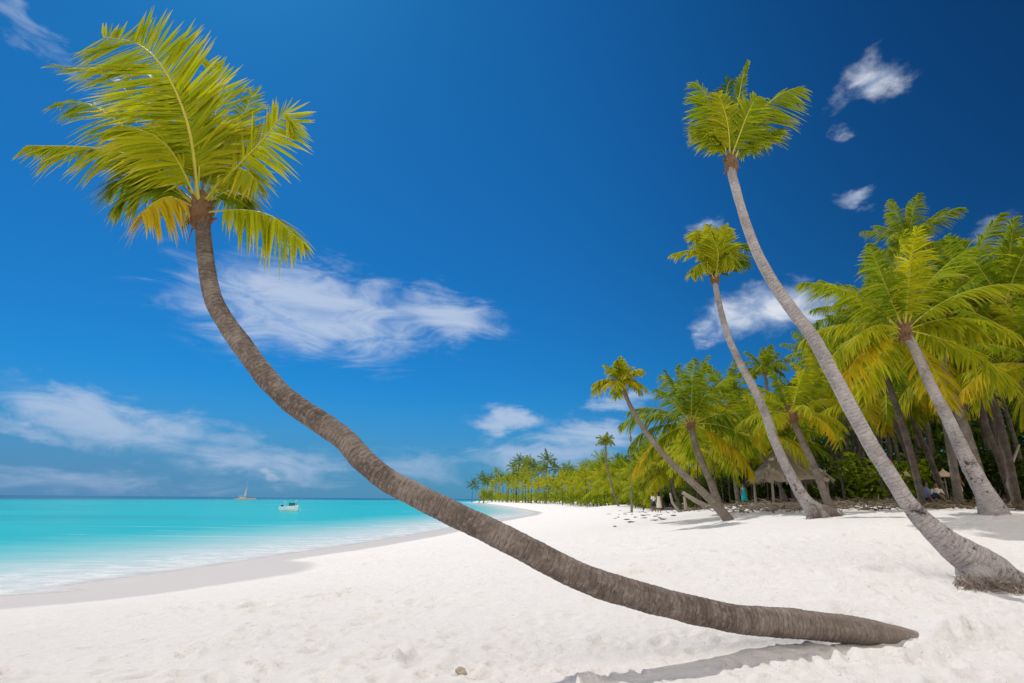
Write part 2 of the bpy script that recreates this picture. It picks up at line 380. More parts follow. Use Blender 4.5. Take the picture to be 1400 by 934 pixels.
# sea
def sea_mat():
    m,t,b,o=new_mat('sea_water'); pos=t.new('ShaderNodeNewGeometry').outputs['Position']
    sh=t.attr('shore')
    sw=t.noise(t.mapping(pos,(0.10,0.35,1),(0,0,R(12))),1.0,5,0.6)
    big=t.noise(t.mapping(pos,(0.012,0.05,1)),1.0,4,0.6)
    d=t.math('MULTIPLY',sh,t.math('ADD',0.62,t.math('MULTIPLY',sw,0.75)))
    d2=t.math('MULTIPLY',t.math('POWER',t.math('MAXIMUM',d,0.001),0.5),0.0316)   # 1000 m -> 1
    c=t.ramp(d2,[(0.0,(0.60,0.60,0.58)),(0.05,(0.55,0.60,0.58)),(0.082,(0.38,0.56,0.555)),(0.112,(0.15,0.49,0.50)),(0.142,(0.012,0.42,0.45)),(0.38,(0.006,0.42,0.43)),(0.47,(0.006,0.36,0.40)),(0.55,(0.006,0.15,0.23)),(0.66,(0.006,0.06,0.15))])
    c=t.mix(t.math('MULTIPLY',t.maprange(big,0.48,0.66),t.maprange(sh,12,50,0,0.6)),c,(0.008,0.29,0.34))
    # foam: wash at the edge and thin lines further out
    fn=t.noise(t.mapping(pos,(0.55,1.5,1),(0,0,R(35))),1.3,7,0.68,0.6)
    f1=t.math('MULTIPLY',t.maprange(fn,0.36,0.78),t.maprange(sh,0.2,10.0,0.8,0.0))
    fl=t.noise(t.mapping(pos,(0.05,0.9,1),(0,0,R(14))),1.0,4,0.6,0.3)
    f2=t.math('MULTIPLY',t.maprange(fl,0.66,0.74),t.maprange(sh,60,4,0.0,0.7))
    caps=t.noise(t.mapping(pos,(0.03,0.30,1)),1.0,3,0.5)
    f3=t.math('MULTIPLY',t.maprange(caps,0.69,0.74),0.55)
    f=t.math('MAXIMUM',t.math('MAXIMUM',f1,f2),f3)
    c=t.mix(f,c,(0.74,0.75,0.74))
    t.l.new(c,b.inputs['Base Color']); t.put(b.inputs['Roughness'],t.maprange(f,0,1,0.18,0.7)); b.inputs['IOR'].default_value=1.10
    b.inputs['Specular IOR Level'].default_value=0.15
    w1=t.noise(t.mapping(pos,(0.6,1.6,1)),1.0,6,0.65); w2=t.noise(t.mapping(pos,(0.12,0.5,1)),1.0,3)
    t.l.new(t.bump(t.math('ADD',w1,t.math('MULTIPLY',w2,2)),0.6,0.16),b.inputs['Normal'])
    edge=t.math('ADD',sh,t.math('MULTIPLY',t.math('SUBTRACT',t.noise(pos,0.9,5),0.5),0.9))
    film=t.maprange(edge,0.0,1.3)
    t.l.new(t.mix(film,(0.51,0.475,0.445),c),b.inputs['Base Color'])
    return m
X2,Y2,nr2,na2=polar(1.0,30000,1.014,0.4,6,56)
S2=sdist(LAND,X2,Y2)
sea=link('sea',grid_mesh('sea',X2,Y2,np.full(X2.shape,SEA),nr2,na2,sea_mat(),{'shore':-S2},keep=(S2<0.6)))
tag(sea,'turquoise sea with foam along the beach and dark blue horizon',None,kind='structure')

# ------------------------------------------------------------------ palm building
def trunk_mesh(name, pts, rads, mat, n=20, step=0.03, ringamp=0.035, seed=0):
    pts=[Vector(p) for p in pts]; k=14
    fine=catmull(pts,k); rf=[]
    for i in range(len(pts)-1):
        for q in range(k): rf.append(rads[i]+(rads[i+1]-rads[i])*q/k)
    rf.append(rads[-1])
    # resample evenly
    L=[0]
    for a,b in zip(fine,fine[1:]): L.append(L[-1]+(b-a).length)
    m=max(8,int(L[-1]/step)); S=np.linspace(0,L[-1],m+1)
    C=np.array([tuple(p) for p in fine]); C=np.stack([np.interp(S,L,C[:,i]) for i in range(3)],1); Rr=np.interp(S,L,rf)
    ref=Vector((0,1,0.2)).normalized(); V=[];U=[];Ln=[]
    rng=random.Random(seed)
    pos=0; saw=[]
    nxt=0; gap=0.06
    for s in S:
        if s>nxt: gap=rng.uniform(0.045,0.085); nxt+=gap
        saw.append((nxt-s)/gap)
    for i in range(m+1):
        p=Vector(C[i]); tt=(Vector(C[min(i+1,m)])-Vector(C[max(i-1,0)])).normalized()
        a=tt.cross(ref).normalized(); b=tt.cross(a)
        for j in range(n):
            q=2*math.pi*j/n; d=a*math.cos(q)+b*math.sin(q)
            nz=mnoise.noise(p*3.1+d*0.8+Vector((seed,0,0)))*0.07+mnoise.noise(p*11+d*1.5)*0.03
            V.append(p+d*Rr[i]*(1+nz+ringamp*(saw[i]-0.5))); Ln.append(S[i])
    F=[]
    for i in range(m):
        for j in range(n): F.append((i*n+j,i*n+(j+1)%n,(i+1)*n+(j+1)%n,(i+1)*n+j))
    F.append(tuple(range(n))[::-1]); F.append(tuple(m*n+j for j in range(n)))
    me=mesh_of(name,V,F,mat,True,{'len':Ln})
    uv=me.uv_layers.new(name='UVMap'); d=[]
    for f in me.polygons:
        for vi in f.vertices: d+= [ (vi%n)/n, Ln[vi] ]
    uv.data.foreach_set('uv',d); return me

def frond_mesh(name, path, up, leaf, nl=44, llen=0.8, lw=0.03, droop=0.25, fold=0.25, wind=Vector((0,0,0)), bare=0.14, rr=0.022, seed=0, mat=None, sweep=0.6, asym=(1,1), segs=3, wind2=None):
    """one palm leaf: tapering rachis with leaflets on both sides"""
    rng=random.Random(seed); pts=catmull(path,8); L=[0]
    for a,b in zip(pts,pts[1:]): L.append(L[-1]+(b-a).length)
    tot=L[-1]; C=np.array([tuple(p) for p in pts])
    at=lambda s: Vector([np.interp(s*tot,L,C[:,i]) for i in range(3)])
    V=[];F=[];lt=[];lr=[];mi=[]
    # rachis
    mR=14; n=5
    for i in range(mR+1):
        s=i/mR; p=at(s); T=(at(min(1,s+0.03))-at(max(0,s-0.03))).normalized()
        S=T.cross(up).normalized(); N=S.cross(T)
        r=rr*(1-0.88*s)*(1.5 if s<0.04 else 1)
        for j in range(n):
            q=2*math.pi*j/n; V.append(p+S*math.cos(q)*r+N*math.sin(q)*r*0.7); lt.append(0); lr.append(0.5)
    for i in range(mR):
        for j in range(n): F.append((i*n+j,i*n+(j+1)%n,(i+1)*n+(j+1)%n,(i+1)*n+j)); mi.append(1)
    g=Vector((0,0,-1))
    gapphase=rng.uniform(0,6)
    w_=wind
    for side in (-1,1):
        wind=wind2 if (wind2 is not None and side>0) else w_
        bias=rng.uniform(-0.08,0.08)
        for i in range(nl):
            s=bare+(1-bare)*(i+0.5+rng.uniform(-.3,.3))/nl; s=min(s,0.995)
            p=at(s); T=(at(min(1,s+0.02))-at(max(0,s-0.02))).normalized()
            S=T.cross(up).normalized()*side; N=(S.cross(T)*side).normalized()
            if N.dot(up)<0: N=-N
            u=(s-bare)/(1-bare)
            prof=min(1,0.45+u*2.2)*(1 if u<0.55 else 1-0.62*((u-0.55)/0.45)**1.3)
            ln=llen*prof*rng.uniform(0.86,1.08)*(asym[0] if side<0 else asym[1])
            if rng.random()<0.04: ln*=0.5
            clump=0.22*math.sin(u*23+gapphase+side)+0.12*math.sin(u*51+gapphase*2)
            an=(0.35+sweep*u**1.2)+rng.uniform(-.12,.12)+clump*0.5+bias
            D=(S*math.cos(an)+T*math.sin(an)+N*(-fold+rng.uniform(-.16,.16)+clump*0.7)+wind*rng.uniform(.7,1.2)).normalized()
            Wd=(T-D*T.dot(D)).normalized()
            Wd=(Wd+N*rng.uniform(-.5,.5)).normalized()
            dr=droop*rng.uniform(.6,1.4); w=lw*rng.uniform(.8,1.15)
            base=len(V); rv=rng.random()
            ws=(0.45,1.0,0.72)
            for k in range(segs):
                tt=k/segs; q=p+D*ln*tt+g*ln*dr*tt*tt+wind*ln*0.25*tt*tt
                V.append(q+Wd*w*ws[k]); V.append(q-Wd*w*ws[k]); lt+= [tt,tt]; lr+=[rv,rv]
            V.append(p+D*ln+g*ln*dr+wind*ln*0.25); lt.append(1); lr.append(rv)
            for k in range(segs-1): F.append((base+2*k,base+2*k+1,base+2*k+3,base+2*k+2)); mi.append(0)
            e=base+2*(segs-1); F.append((e,e+1,base+2*segs)); mi.append(0)
    me=mesh_of(name,V,F,[leaf,RACHIS],True,{'lt':lt,'lr':lr}); me.polygons.foreach_set('material_index',mi); return me

def join_meshes(name, items, mats):
    """items: (mesh, matrix) -> one mesh (used for crowns too far away to show single leaves)"""
    V=[];F=[];lt=[];lr=[];mi=[]
    for me,M in items:
        n=len(V); V+=[M@v.co for v in me.vertices]
        F+=[tuple(i+n for i in p.vertices) for p in me.polygons]; mi+=[p.material_index for p in me.polygons]
        a=np.zeros(len(me.vertices),np.float32); me.attributes['lt'].data.foreach_get('value',a); lt+=list(a)
        me.attributes['lr'].data.foreach_get('value',a); r=random.random(); lr+=list(np.clip(a*0.6+r*0.4,0,1))
    o=mesh_of(name,V,F,mats,True,{'lt':lt,'lr':lr}); o.polygons.foreach_set('material_index',mi); return o

# stock leaves of unit length, drooping truly downwards, along +X
def stock(e0, curv, seed, leaf, nl=54, llen=0.27, droop=0.38, lw=0.0105, segs=3, rr=0.010, twist=0.0):
    pts=[Vector((0,0,0))]; a=R(e0); N=8
    for i in range(N):
        s=(i+1)/N; th=a-R(curv)*s**1.4
        pts.append(pts[-1]+Vector((math.cos(th),0.10*twist*s,math.sin(th)))/N)
    upv=Vector((-math.sin(a-R(curv)*0.5),0.15*twist,math.cos(a-R(curv)*0.5)))
    return frond_mesh('frond',pts,upv,leaf,nl=nl,llen=llen,lw=lw,droop=droop,fold=0.28,bare=0.16,rr=rr,seed=seed,segs=segs,sweep=0.75)
ELEV=[(84,22),(68,40),(48,56),(28,66),(6,62),(-20,45)]
STOCK={}
def stock_of(key, leaf, **kw):
    STOCK[key]=[[stock(e,c,i*7+j*31+hash(key)%5*0,leaf,twist=(-1)**j,**kw) for j in range(2)] for i,(e,c) in enumerate(ELEV)]
stock_of('mid',LEAF_MID); stock_of('green',LEAF_GREEN); stock_of('dark',LEAF_DARK)
stock_of('tuft',LEAF_MID,lw=.026,llen=.40,nl=34); stock_of('tuftdark',LEAF_GREEN,lw=.020,llen=.36,nl=34)
stock_of('old',LEAF_OLD); stock_of('dead',LEAF_DEAD)

def heart_mesh(name, top, tdir, r, seed, base):
    """fibrous crown base: leaf stubs and matted fibre"""
    rng=random.Random(seed); m=MB(); p=Vector(top)-base; tdir=tdir.normalized()
    pts=[p+tdir*q*r for q in(-2.2,-1.2,0,1.4,2.6)]
    m.tube(pts,[r*0.75,r*1.25,r*1.45,r*1.05,r*0.3],10)
    ref=tdir.cross(Vector((0.3,1,0.1))).normalized(); ref2=tdir.cross(ref)
    for k in range(22):
        q=rng.uniform(0,6.28); d=ref*math.cos(q)+ref2*math.sin(q); h=rng.uniform(-1.9,1.2)*r
        b=p+tdir*h+d*r*0.9; e=b+d*r*rng.uniform(.5,1.3)+tdir*r*rng.uniform(-.3,1.3)
        m.tube([b,(b+e)/2+tdir*r*.1,e],[r*.34,r*.26,r*rng.uniform(.08,.2)],5)
    for k in range(16):
        q=rng.uniform(0,6.28); d=ref*math.cos(q)+ref2*math.sin(q); b=p+d*r*1.1-tdir*r*rng.uniform(.4,1.8)
        e=b+d*r*rng.uniform(.2,.8)+Vector((0,0,-1))*r*rng.uniform(.8,2.4)
        m.tube([b,e],[r*.10,r*.03],4)
    return mesh_of(name,m.v,m.f,FIBRE,False)

def palm_root(base, label, group=None, cat='palm tree'):
    return empty('palm_tree',base,label,cat,group)

def trunk_from_px(root, px, mat, base, n=20, step=0.03, seed=0, ringamp=0.035, slim=0.86):
    """px: (x, y, Y, width in photo pixels)"""
    pts=[];rad=[]
    for x,y,Yd,w in px:
        p=P(x,y,Yd); pts.append(p-base); rad.append(w*slim/2*depth(p)/FPX)
    d0=(pts[0]-pts[1]).normalized()
    pts.insert(0,pts[0]+d0*rad[0]*2.0+Vector((0,0,-rad[0]*1.2))); rad.insert(0,rad[0]*1.05)
    return link('trunk',trunk_mesh('trunk',pts,rad,mat,n,step,ringamp,seed),root), pts[-1]+base, (pts[-1]-pts[-2]), rad[-1]

def crown_generic(root, top, L, n, base, key='mid', seed=0, oldn=0, deadn=0, wind=0.0, lo=0, heart_r=None, lean=(0,0), maxel=5, open_front=False):
    rng=random.Random(seed)
    hr=heart_r or L*0.045
    c=link('crown',heart_mesh('crown_base',top,Vector((0,0,1)),hr,seed,base),root)
    for k in range(n):
        e=(k+0.5)/n; ei=min(5,int(e*(6-lo)))+0
        if ei>=maxel: ei=maxel-1
        az=k*2.39996+rng.uniform(-.3,.3)+seed
        kk=key
        if key=='mid' and k<n*.5 and rng.random()<.55: kk='green'
        if k>=n-oldn-deadn: kk='old'
        if k>=n-deadn: kk='dead'; ei=5
        me=rng.choice(STOCK[kk][ei])
        f=link('frond',me,c); 
        if open_front and ei>=3 and math.sin(az)<-.35: az=rng.choice((-.25,math.pi+.25))+rng.uniform(-.3,.3)
        az=az-wind*math.sin(az-math.pi)      # leaves lean downwind
        s=L*rng.uniform(.82,1.12)*(0.85 if ei==0 else 1)
        f.location=Vector(top)-base+Vector((math.cos(az),math.sin(az),0))*hr*0.5
        f.rotation_euler=Euler((rng.uniform(-.25,.25)+lean[1],rng.uniform(-.12,.12)+lean[0],az)); f.scale=(s,s,s)
    return c

def fronds_px(root, base, fr, heart, r, seed, ldef, Yh, dens=1.0):
    """hand-placed leaves: each (list of (px,py,Y)), leaflet px length, material, normal, opts"""
    c=link('crown',heart_mesh('crown_base',heart,Vector((-0.05,0,1)),r,seed,base),root)
    for i,(pts,lp,leaf,upv,opt) in enumerate(fr):
        path=[P(*p)-base for p in pts]
        ll=lp*depth(path[len(path)//2]+base)/FPX
        o=dict(ldef); o.update(opt); o['nl']=int(o.get('nl',44)*dens); lab=o.pop('label',None)
        f=link('frond',frond_mesh('frond',path,Vector(upv).normalized(),leaf,llen=ll,seed=seed*50+i,**o),c)
        if lab: f['label']=lab
    return c

# ---- hero: the palm lying over the sand and rising over the sea
hpx=[(1305,893,7.58,8),(1266,876,7.55,17),(1225,869,7.52,27),(1175,862,7.46,36),(1100,854,7.36,41),(1000,845,7.11,39),(900,822,6.88,39),(800,791,6.75,39),(700,741,6.73,37.5),(630,707,6.80,35),(564,675,6.82,34),(528,655,6.90,34),(498,630,6.97,33.5),(469,599,7.14,33),(433,574,7.18,32),(397,549,7.22,31),(364,516,7.28,30),(337,480,7.33,29),(314,448,7.38,27),(292,410,7.45,24.5),(283,367,7.52,22.5),(278,322,7.58,21),(275,292,7.6,20)]
hb=P(1150,876,7.45); hb.z=ground(hb.x,hb.y)
hero=palm_root(hb,'great palm lying low over the sand, its trunk curving up left over the sea')
tr,top,td,rt=trunk_from_px(hero,hpx,BARK_BIG,hb,slim=0.94,n=30,step=0.016,seed=3,ringamp=0.03)
W=Vector((-0.42,0,0.03)); H=LEAF_HERO
toC=(0,-1,0.35); UP=(0,-0.35,1)
HF=[
 ([(271,280,7.5),(261,188,7.2),(240,124,7.0),(214,81,6.9),(184,58,6.9),(141,51,7.0)],100,H,toC,dict(nl=72,wind=Vector((-.30,0,-.14)),wind2=Vector((.16,0,.62)),lw=.023,rr=.032,droop=.10,sweep=.5,asym=(1.12,.95))),
 ([(262,278,7.5),(206,223,7.3),(171,210,7.15),(120,201,7.0),(40,199,6.95)],56,LEAF_MID,(0,-.75,.7),dict(nl=64,wind=W*.15,droop=.45)),
 ([(282,276,7.55),(325,227,7.4),(364,186,7.3),(388,156,7.25),(403,168,7.2)],66,H,(-.1,-1,.4),dict(nl=52,wind=Vector((-.05,0,.45)),wind2=Vector((.12,0,-.45)),droop=.10)),
 ([(285,290,7.55),(330,287,7.4),(372,296,7.3),(412,330,7.25)],56,H,(0,-.7,.7),dict(nl=46,droop=.5,fold=.4,wind=Vector((.12,0,-.1)))),
 ([(266,284,7.5),(236,270,7.1),(212,276,6.8),(194,293,6.6)],46,LEAF_HEROY,(0,-.4,.9),dict(nl=40,droop=.75,fold=.5,label='golden yellow young frond hanging at the left of the heart')),
 ([(266,272,7.7),(214,171,8.2),(150,107,8.5),(75,88,8.6)],58,LEAF_PALE,(0,-.8,.6),dict(nl=46,wind=W*.3+Vector((0,0,.2)),droop=.2)),
 ([(266,270,7.6),(193,193,7.7),(128,145,7.8),(78,140,7.8)],60,LEAF_GREEN,(0,-.9,.5),dict(nl=50,wind=W*.35,droop=.3)),
 ([(274,270,7.7),(291,171,8.2),(300,125,8.5),(285,84,8.6)],64,H,toC,dict(nl=46,wind=Vector((.05,0,.35)),droop=.05)),
 ([(281,270,7.7),(317,193,8.2),(336,150,8.5),(345,128,8.6)],60,LEAF_GREEN,toC,dict(nl=44,wind=Vector((-.1,0,.25)),droop=.15)),
 ([(282,272,7.5),(312,238,7.2),(335,232,7.0),(352,250,6.9)],46,LEAF_MID,(0,-.5,.9),dict(nl=42,droop=.6)),
 ([(268,272,7.45),(240,215,7.0),(212,186,6.75),(168,172,6.6)],72,H,(0,-.8,.65),dict(nl=60,wind=W*.45,droop=.45)),
 ([(275,270,7.6),(300,215,7.6),(312,190,7.6),(326,172,7.6)],74,LEAF_MID,toC,dict(nl=46,wind=W*.2,droop=.25)),
 ([(264,274,7.5),(225,245,7.5),(190,238,7.5),(152,252,7.5)],66,LEAF_GREEN,UP,dict(nl=46,droop=.55)),
 ([(270,274,7.65),(252,180,8.0),(222,120,8.2),(186,92,8.3)],86,LEAF_MID,toC,dict(nl=64,wind=W*.7,droop=.2)),
 ([(276,276,7.7),(305,255,8.2),(330,262,8.6),(344,285,8.8)],52,LEAF_GREEN,UP,dict(nl=40,droop=.6)),
 ([(266,280,7.5),(232,258,7.4),(196,256,7.3),(158,280,7.2)],52,LEAF_GREEN,UP,dict(nl=46,droop=.5)),
 ([(280,280,7.6),(310,262,7.9),(336,268,8.1),(354,300,8.2)],48,LEAF_GREEN,UP,dict(nl=42,droop=.5)),
 ([(270,272,7.5),(272,205,7.3),(262,150,7.2),(240,112,7.1)],84,LEAF_MID,toC,dict(nl=66,wind=W*.6,droop=.22)),
]
fronds_px(hero,hb,HF,P(274,288,7.6),0.125,1,dict(lw=.022,droop=.3,bare=.16,rr=.02),7.6,1.2)

# ---- tall palm on the right, swept crown
p2=[(1425,806,9.75,24),(1392,800,9.7,44),(1360,786,9.62,60),(1334,769,9.6,58),(1300,745,9.65,43),(1270,719,9.7,32),(1240,686,9.8,25),(1219,653,9.85,23.5),(1192,611,9.95,23),(1154,541,10.05,22),(1115,467,10.2,20.5),(1087.5,430,10.25,19),(1059,389.5,10.3,17.5),(1038.7,353,10.35,16),(1022,312,10.4,14.5),(1012,280,10.45,13.5),(1002,243,10.5,13),(999,226,10.5,13)]
b2=P(1350,800,9.55); b2.z=ground(b2.x,b2.y)
palm2=palm_root(b2,'tall pale grey palm leaning left with bare roots at the right edge of the sand')
tr,top,td,rt=trunk_from_px(palm2,p2,BARK_GREY,b2,n=26,step=0.02,seed=5,ringamp=0.010)
# flat root heel running back to the right and the fringe of roots under it
mb=MB(); heel=[P(1318,772,9.6),P(1340,782,9.55),P(1330,794,9.4),P(1312,806,9.3)]
me=trunk_mesh('root_heel',[q-b2 for q in heel],[.25,.26,.20,.10],BARK_GREY,18,.03,.03,8); rh=link('root_heel',me,palm2)
rng=random.Random(4)
def root_fringe(root,base,pxs,Yr,n,length,thick):
    """exposed roots: short tangled runs at the foot, half buried in the sand"""
    mb=MB()
    for k in range(n):
        f=rng.random()**1.3; x0=pxs[0]+(pxs[1]-pxs[0])*f; y0=pxs[2]+(pxs[3]-pxs[2])*f
        p=P(x0+rng.uniform(-5,5),y0+rng.gauss(-2,6),Yr+rng.uniform(-.18,.22)); pts=[p-base]; d=Vector((rng.uniform(-1,1),rng.uniform(-.9,.1),rng.uniform(-1,-.05))).normalized()
        m=rng.randint(3,6)
        for i in range(m):
            d=(d+Vector((rng.uniform(-.8,.8),rng.uniform(-.5,.4),rng.uniform(-.6,.4)))).normalized()
            pts.append(pts[-1]+d*length*rng.uniform(.4,1.3)/m)
        t0=thick*rng.choice((.5,.7,.8,1,1.9)); mb.tube(pts,[t0*(1-.7*i/m)*rng.uniform(.7,1.2) for i in range(m+1)],5)
    return mb.build('root_mass',ROOTM,root)
root_fringe(palm2,b2,(1308,1425,796,806),9.25,330,.30,.0085)
N2=(0,-1,.3)
F2=[
 ([(996,219,10.45),(986,186,10.3),(976,158,10.2),(966,131,10.2),(953,112,10.2)],42,LEAF_GREEN,(.2,-1,.3),dict(nl=46,wind=Vector((-.05,0,-.25)),droop=.2)),
 ([(1004,219,10.45),(1022,178,10.3),(1047,145,10.2),(1071,127,10.15),(1092,119,10.1)],46,LEAF_GREEN,(-.2,-1,.3),dict(nl=50,wind=Vector((.1,0,-.15)),droop=.25,asym=(.7,1.1))),
 ([(1000,213,10.5),(1006,162,10.7),(1014,113,10.8),(1023,84,10.8)],20,LEAF_GREEN,N2,dict(nl=40,droop=.1,sweep=1.0)),
 ([(998,213,10.6),(992,154,10.9),(994,122,11),(998,109,11)],36,LEAF_DARK,N2,dict(nl=40)),
 ([(996,216,10.5),(982,194,10.4),(964,182,10.3),(950,176,10.3)],34,LEAF_MID,UP,dict(nl=38,droop=.3)),
 ([(1002,213,10.6),(1022,182,10.9),(1035,155,11.1),(1046,137,11.2)],42,LEAF_DARK,N2,dict(nl=42)),
 ([(1004,216,10.5),(1026,197,10.4),(1048,184,10.35),(1066,176,10.3)],36,LEAF_GREEN,UP,dict(nl=40,droop=.35)),
 ([(996,214,10.6),(976,188,10.8),(966,160,10.9),(960,136,10.9)],38,LEAF_GREEN,N2,dict(nl=42,droop=.2)),
 ([(1000,214,10.45),(1012,182,10.2),(1022,156,10.1),(1034,132,10.05)],40,LEAF_GREEN,N2,dict(nl=42,droop=.2)),
 ([(998,214,10.45),(996,178,10.2),(990,150,10.1),(982,128,10.1)],38,LEAF_MID,N2,dict(nl=42,droop=.2)),
]
fronds_px(palm2,b2,F2,P(1000,222,10.5),0.095,2,dict(lw=.024,droop=.2,bare=.12,rr=.022),10.5,1.4)

# ---- slim palm between them, compact crown
p3=[(1118,706,18,34),(1106,690,18,23),(1095,675,18,18),(1077,642,18.1,15),(1059,603,18.1,13.5),(1047,567,18.2,13),(1029,528,18.2,12),(1011,495,18.3,11),(994,456,18.4,10),(982,410,18.5,8.5),(977.6,385,18.5,8)]
b3=P(1112,709,18); b3.z=ground(b3.x,b3.y)
palm3=palm_root(b3,'slim grey palm with a bent trunk and small compact crown, left of the tallest one')
tr,top,td,rt=trunk_from_px(palm3,p3,BARK_GREY,b3,n=18,step=0.035,seed=6)
me=trunk_mesh('root_heel',[q-b3 for q in (P(1112,702,18),P(1130,700,18),P(1152,707,18.1))],[.36,.20,.03],BARK_MID,12,.05,.03,8); link('root_heel',me,palm3)
root_fringe(palm3,b3,(1108,1150,708,708),17.85,150,.28,.012)
F3=[
 ([(977,380,18.5),(965,352,18.3),(946,342,18.2),(920,347,18.1)],24,LEAF_MID,UP,dict(droop=.3)),
 ([(976,378,18.5),(968,338,18.4),(958,316,18.4),(948,326,18.3)],30,LEAF_MID,N2,dict()),
 ([(978,378,18.5),(981,340,18.6),(986,318,18.7),(995,310,18.7)],30,LEAF_MID,N2,dict()),
 ([(979,380,18.5),(995,348,18.7),(1008,332,18.8),(1022,338,18.9)],30,LEAF_GREEN,UP,dict(droop=.3)),
 ([(977,378,18.6),(975,340,18.9),(972,318,19),(970,308,19.1)],28,LEAF_GREEN,N2,dict()),
 ([(979,380,18.4),(990,350,18.1),(998,345,17.9),(1004,362,17.8)],26,LEAF_MID,UP,dict(droop=.4)),
 ([(976,381,18.4),(966,362,18.2),(955,362,18),(945,374,17.9)],24,LEAF_MID,UP,dict(droop=.4)),
 ([(978,380,18.4),(982,352,18.1),(978,332,18),(970,322,17.9)],32,LEAF_MID,N2,dict()),
 ([(979,380,18.7),(1000,360,19.2),(1014,352,19.5),(1020,362,19.7)],26,LEAF_DARK,UP,dict()),
 ([(977,380,18.4),(986,348,18.2),(990,330,18.1),(994,318,18.1)],30,LEAF_MID,N2,dict()),
]
fronds_px(palm3,b3,F3,P(977.6,381,18.5),0.10,3,dict(nl=40,lw=.034,droop=.2,bare=.14,rr=.026),18.5,1.3)

# ---- leaning palm with a small round yellow crown
p5=[(996,711,24,17),(972,684,24,13),(948,661,24.1,11),(924,639,24.2,9.5),(900,613,24.3,8.5),(879,585,24.4,7.5),(861,553.5,24.5,6.5),(850,526,24.5,6.5)]
b5=P(996,711,24); b5.z=ground(b5.x,b5.y)
palm5=palm_root(b5,'thin leaning palm with a small round yellow crown, left edge of the grove')
tr,top,td,rt=trunk_from_px(palm5,p5,BARK_MID,b5,n=14,step=0.05,seed=9)
crown_generic(palm5,P(849,522,24.5),1.2,24,b5,'tuft',seed=5,oldn=3,heart_r=.11)

# ---- named palms of the grove built from their own trunks
def palm(label, px, top, L, n, key, mat=BARK_MID, group=None, seed=0, **kw):
    b=P(px[0][0],px[0][1],px[0][2]); 
    b.z=ground(b.x,b.y); r=palm_root(b,label,group)
    trunk_from_px(r,px+[(top[0],top[1]+3,top[2],px[-1][3]*.95)],mat,b,n=14,step=0.05,seed=seed)
    crown_generic(r,P(*top),L,n,b,key,seed=seed,**kw); return r
palm('broad palm with a ringed trunk and hanging orange fronds behind the leaning thin one',
     [(986,700,28,14),(972,660,28,11.5),(960,633,28,11),(951,609,28,10)],(945,580,28),3.6,22,'green',seed=11,oldn=3,maxel=6,open_front=True,heart_r=.13)
palm('big leafy palm with a stout pale trunk just behind the tallest one',
     [(1360,704,14,42),(1346,674,14,29),(1322,629,14.1,23),(1297,575,14.2,18.5),(1272,526,14.3,16),(1248,472,14.4,14)],(1236,452,14.4),2.75,24,'mid',mat=BARK_GREY,seed=13,oldn=3,maxel=6,open_front=True,heart_r=.125)
palm('grey trunked palm standing close behind the stout leafy one',
     [(1352,694,19,16),(1331,620,19,13),(1312,565,19,13),(1292,511,19,12)],(1288,470,19),2.7,18,'green',open_front=True,mat=BARK_MID,seed=17,oldn=2)
palm('tallest dark crowned palm rising at the back of the right hand grove',
     [(1312,690,24,13),(1290,560,24,11),(1262,420,24,9.5)],(1243,338,24),2.3,24,'green',seed=19)
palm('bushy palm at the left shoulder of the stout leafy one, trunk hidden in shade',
     [(1262,692,21,10),(1240,600,21,10),(1206,500,21,9)],(1186,436,21),2.5,18,'green',mat=BARK_SHADED,seed=71,oldn=1)
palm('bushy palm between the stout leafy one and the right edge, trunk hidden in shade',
     [(1392,692,20,12),(1372,600,20,12),(1340,480,20,10)],(1326,400,20),2.7,18,'green',mat=BARK_SHADED,seed=73,oldn=1)
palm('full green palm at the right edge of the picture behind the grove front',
     [(1452,700,18,18),(1430,600,18,15),(1395,480,18,13)],(1372,418,18),3.1,26,'green',mat=BARK_SHADED,seed=23)
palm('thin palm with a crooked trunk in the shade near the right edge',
     [(1386,690,22,11),(1368,634,22,10),(1349,585,22,9.5),(1339,538,22,9)],(1333,505,22),3.0,22,'mid',mat=BARK_SHADED,seed=29,oldn=2)
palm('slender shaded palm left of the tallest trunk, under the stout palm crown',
     [(1268,690,26,9),(1258,664,26,8.5),(1238,615,26,8),(1218,565,26,7.5)],(1211,540,26),3.0,22,'mid',mat=BARK_SHADED,seed=31,oldn=3)
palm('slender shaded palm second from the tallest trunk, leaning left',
     [(1296,690,28,9),(1282,654,28,8.5),(1262,605,28,8),(1248,575,28,7.5)],(1240,545,28),3.2,22,'green',mat=BARK_SHADED,seed=37,oldn=2)
palm('short yellow palm in front of the thatched hut roof',
     [(1135,692,22,15),(1129,680,22,13),(1117,647,22,11.5),(1102,614,22,10.5),(1090,587,22,10)],(1083,566,22),2.1,20,'mid',seed=41,oldn=2,heart_r=.17)
palm('small tufted palm poking out above the grove skyline',
     [(1092,690,36,7),(1062,600,36,6),(1050,540,36,5.5)],(1045,505,36),1.7,18,'tuftdark',seed=43,maxel=4,heart_r=.15)
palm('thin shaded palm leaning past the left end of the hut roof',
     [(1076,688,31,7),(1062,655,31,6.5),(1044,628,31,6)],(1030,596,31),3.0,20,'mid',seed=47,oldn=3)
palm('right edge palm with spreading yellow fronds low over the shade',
     [(1470,696,16,18),(1445,610,16,15)],(1428,500,16),2.6,22,'mid',mat=BARK_SHADED,seed=53,oldn=3)
palm('lone thin palm with a tiny tuft standing apart on the open sand',
     [(845,690,100,3.6),(837,666,100,3.0),(829.5,636,100,2.7)],(828,603,100),1.7,18,'tuftdark',seed=59,maxel=5,heart_r=.3)
palm('leaning green palm behind the broad one with orange fronds',
     [(1010,690,40,8),(1004,640,40,7)],(1000,555,40),3.6,22,'green',seed=61,oldn=2)
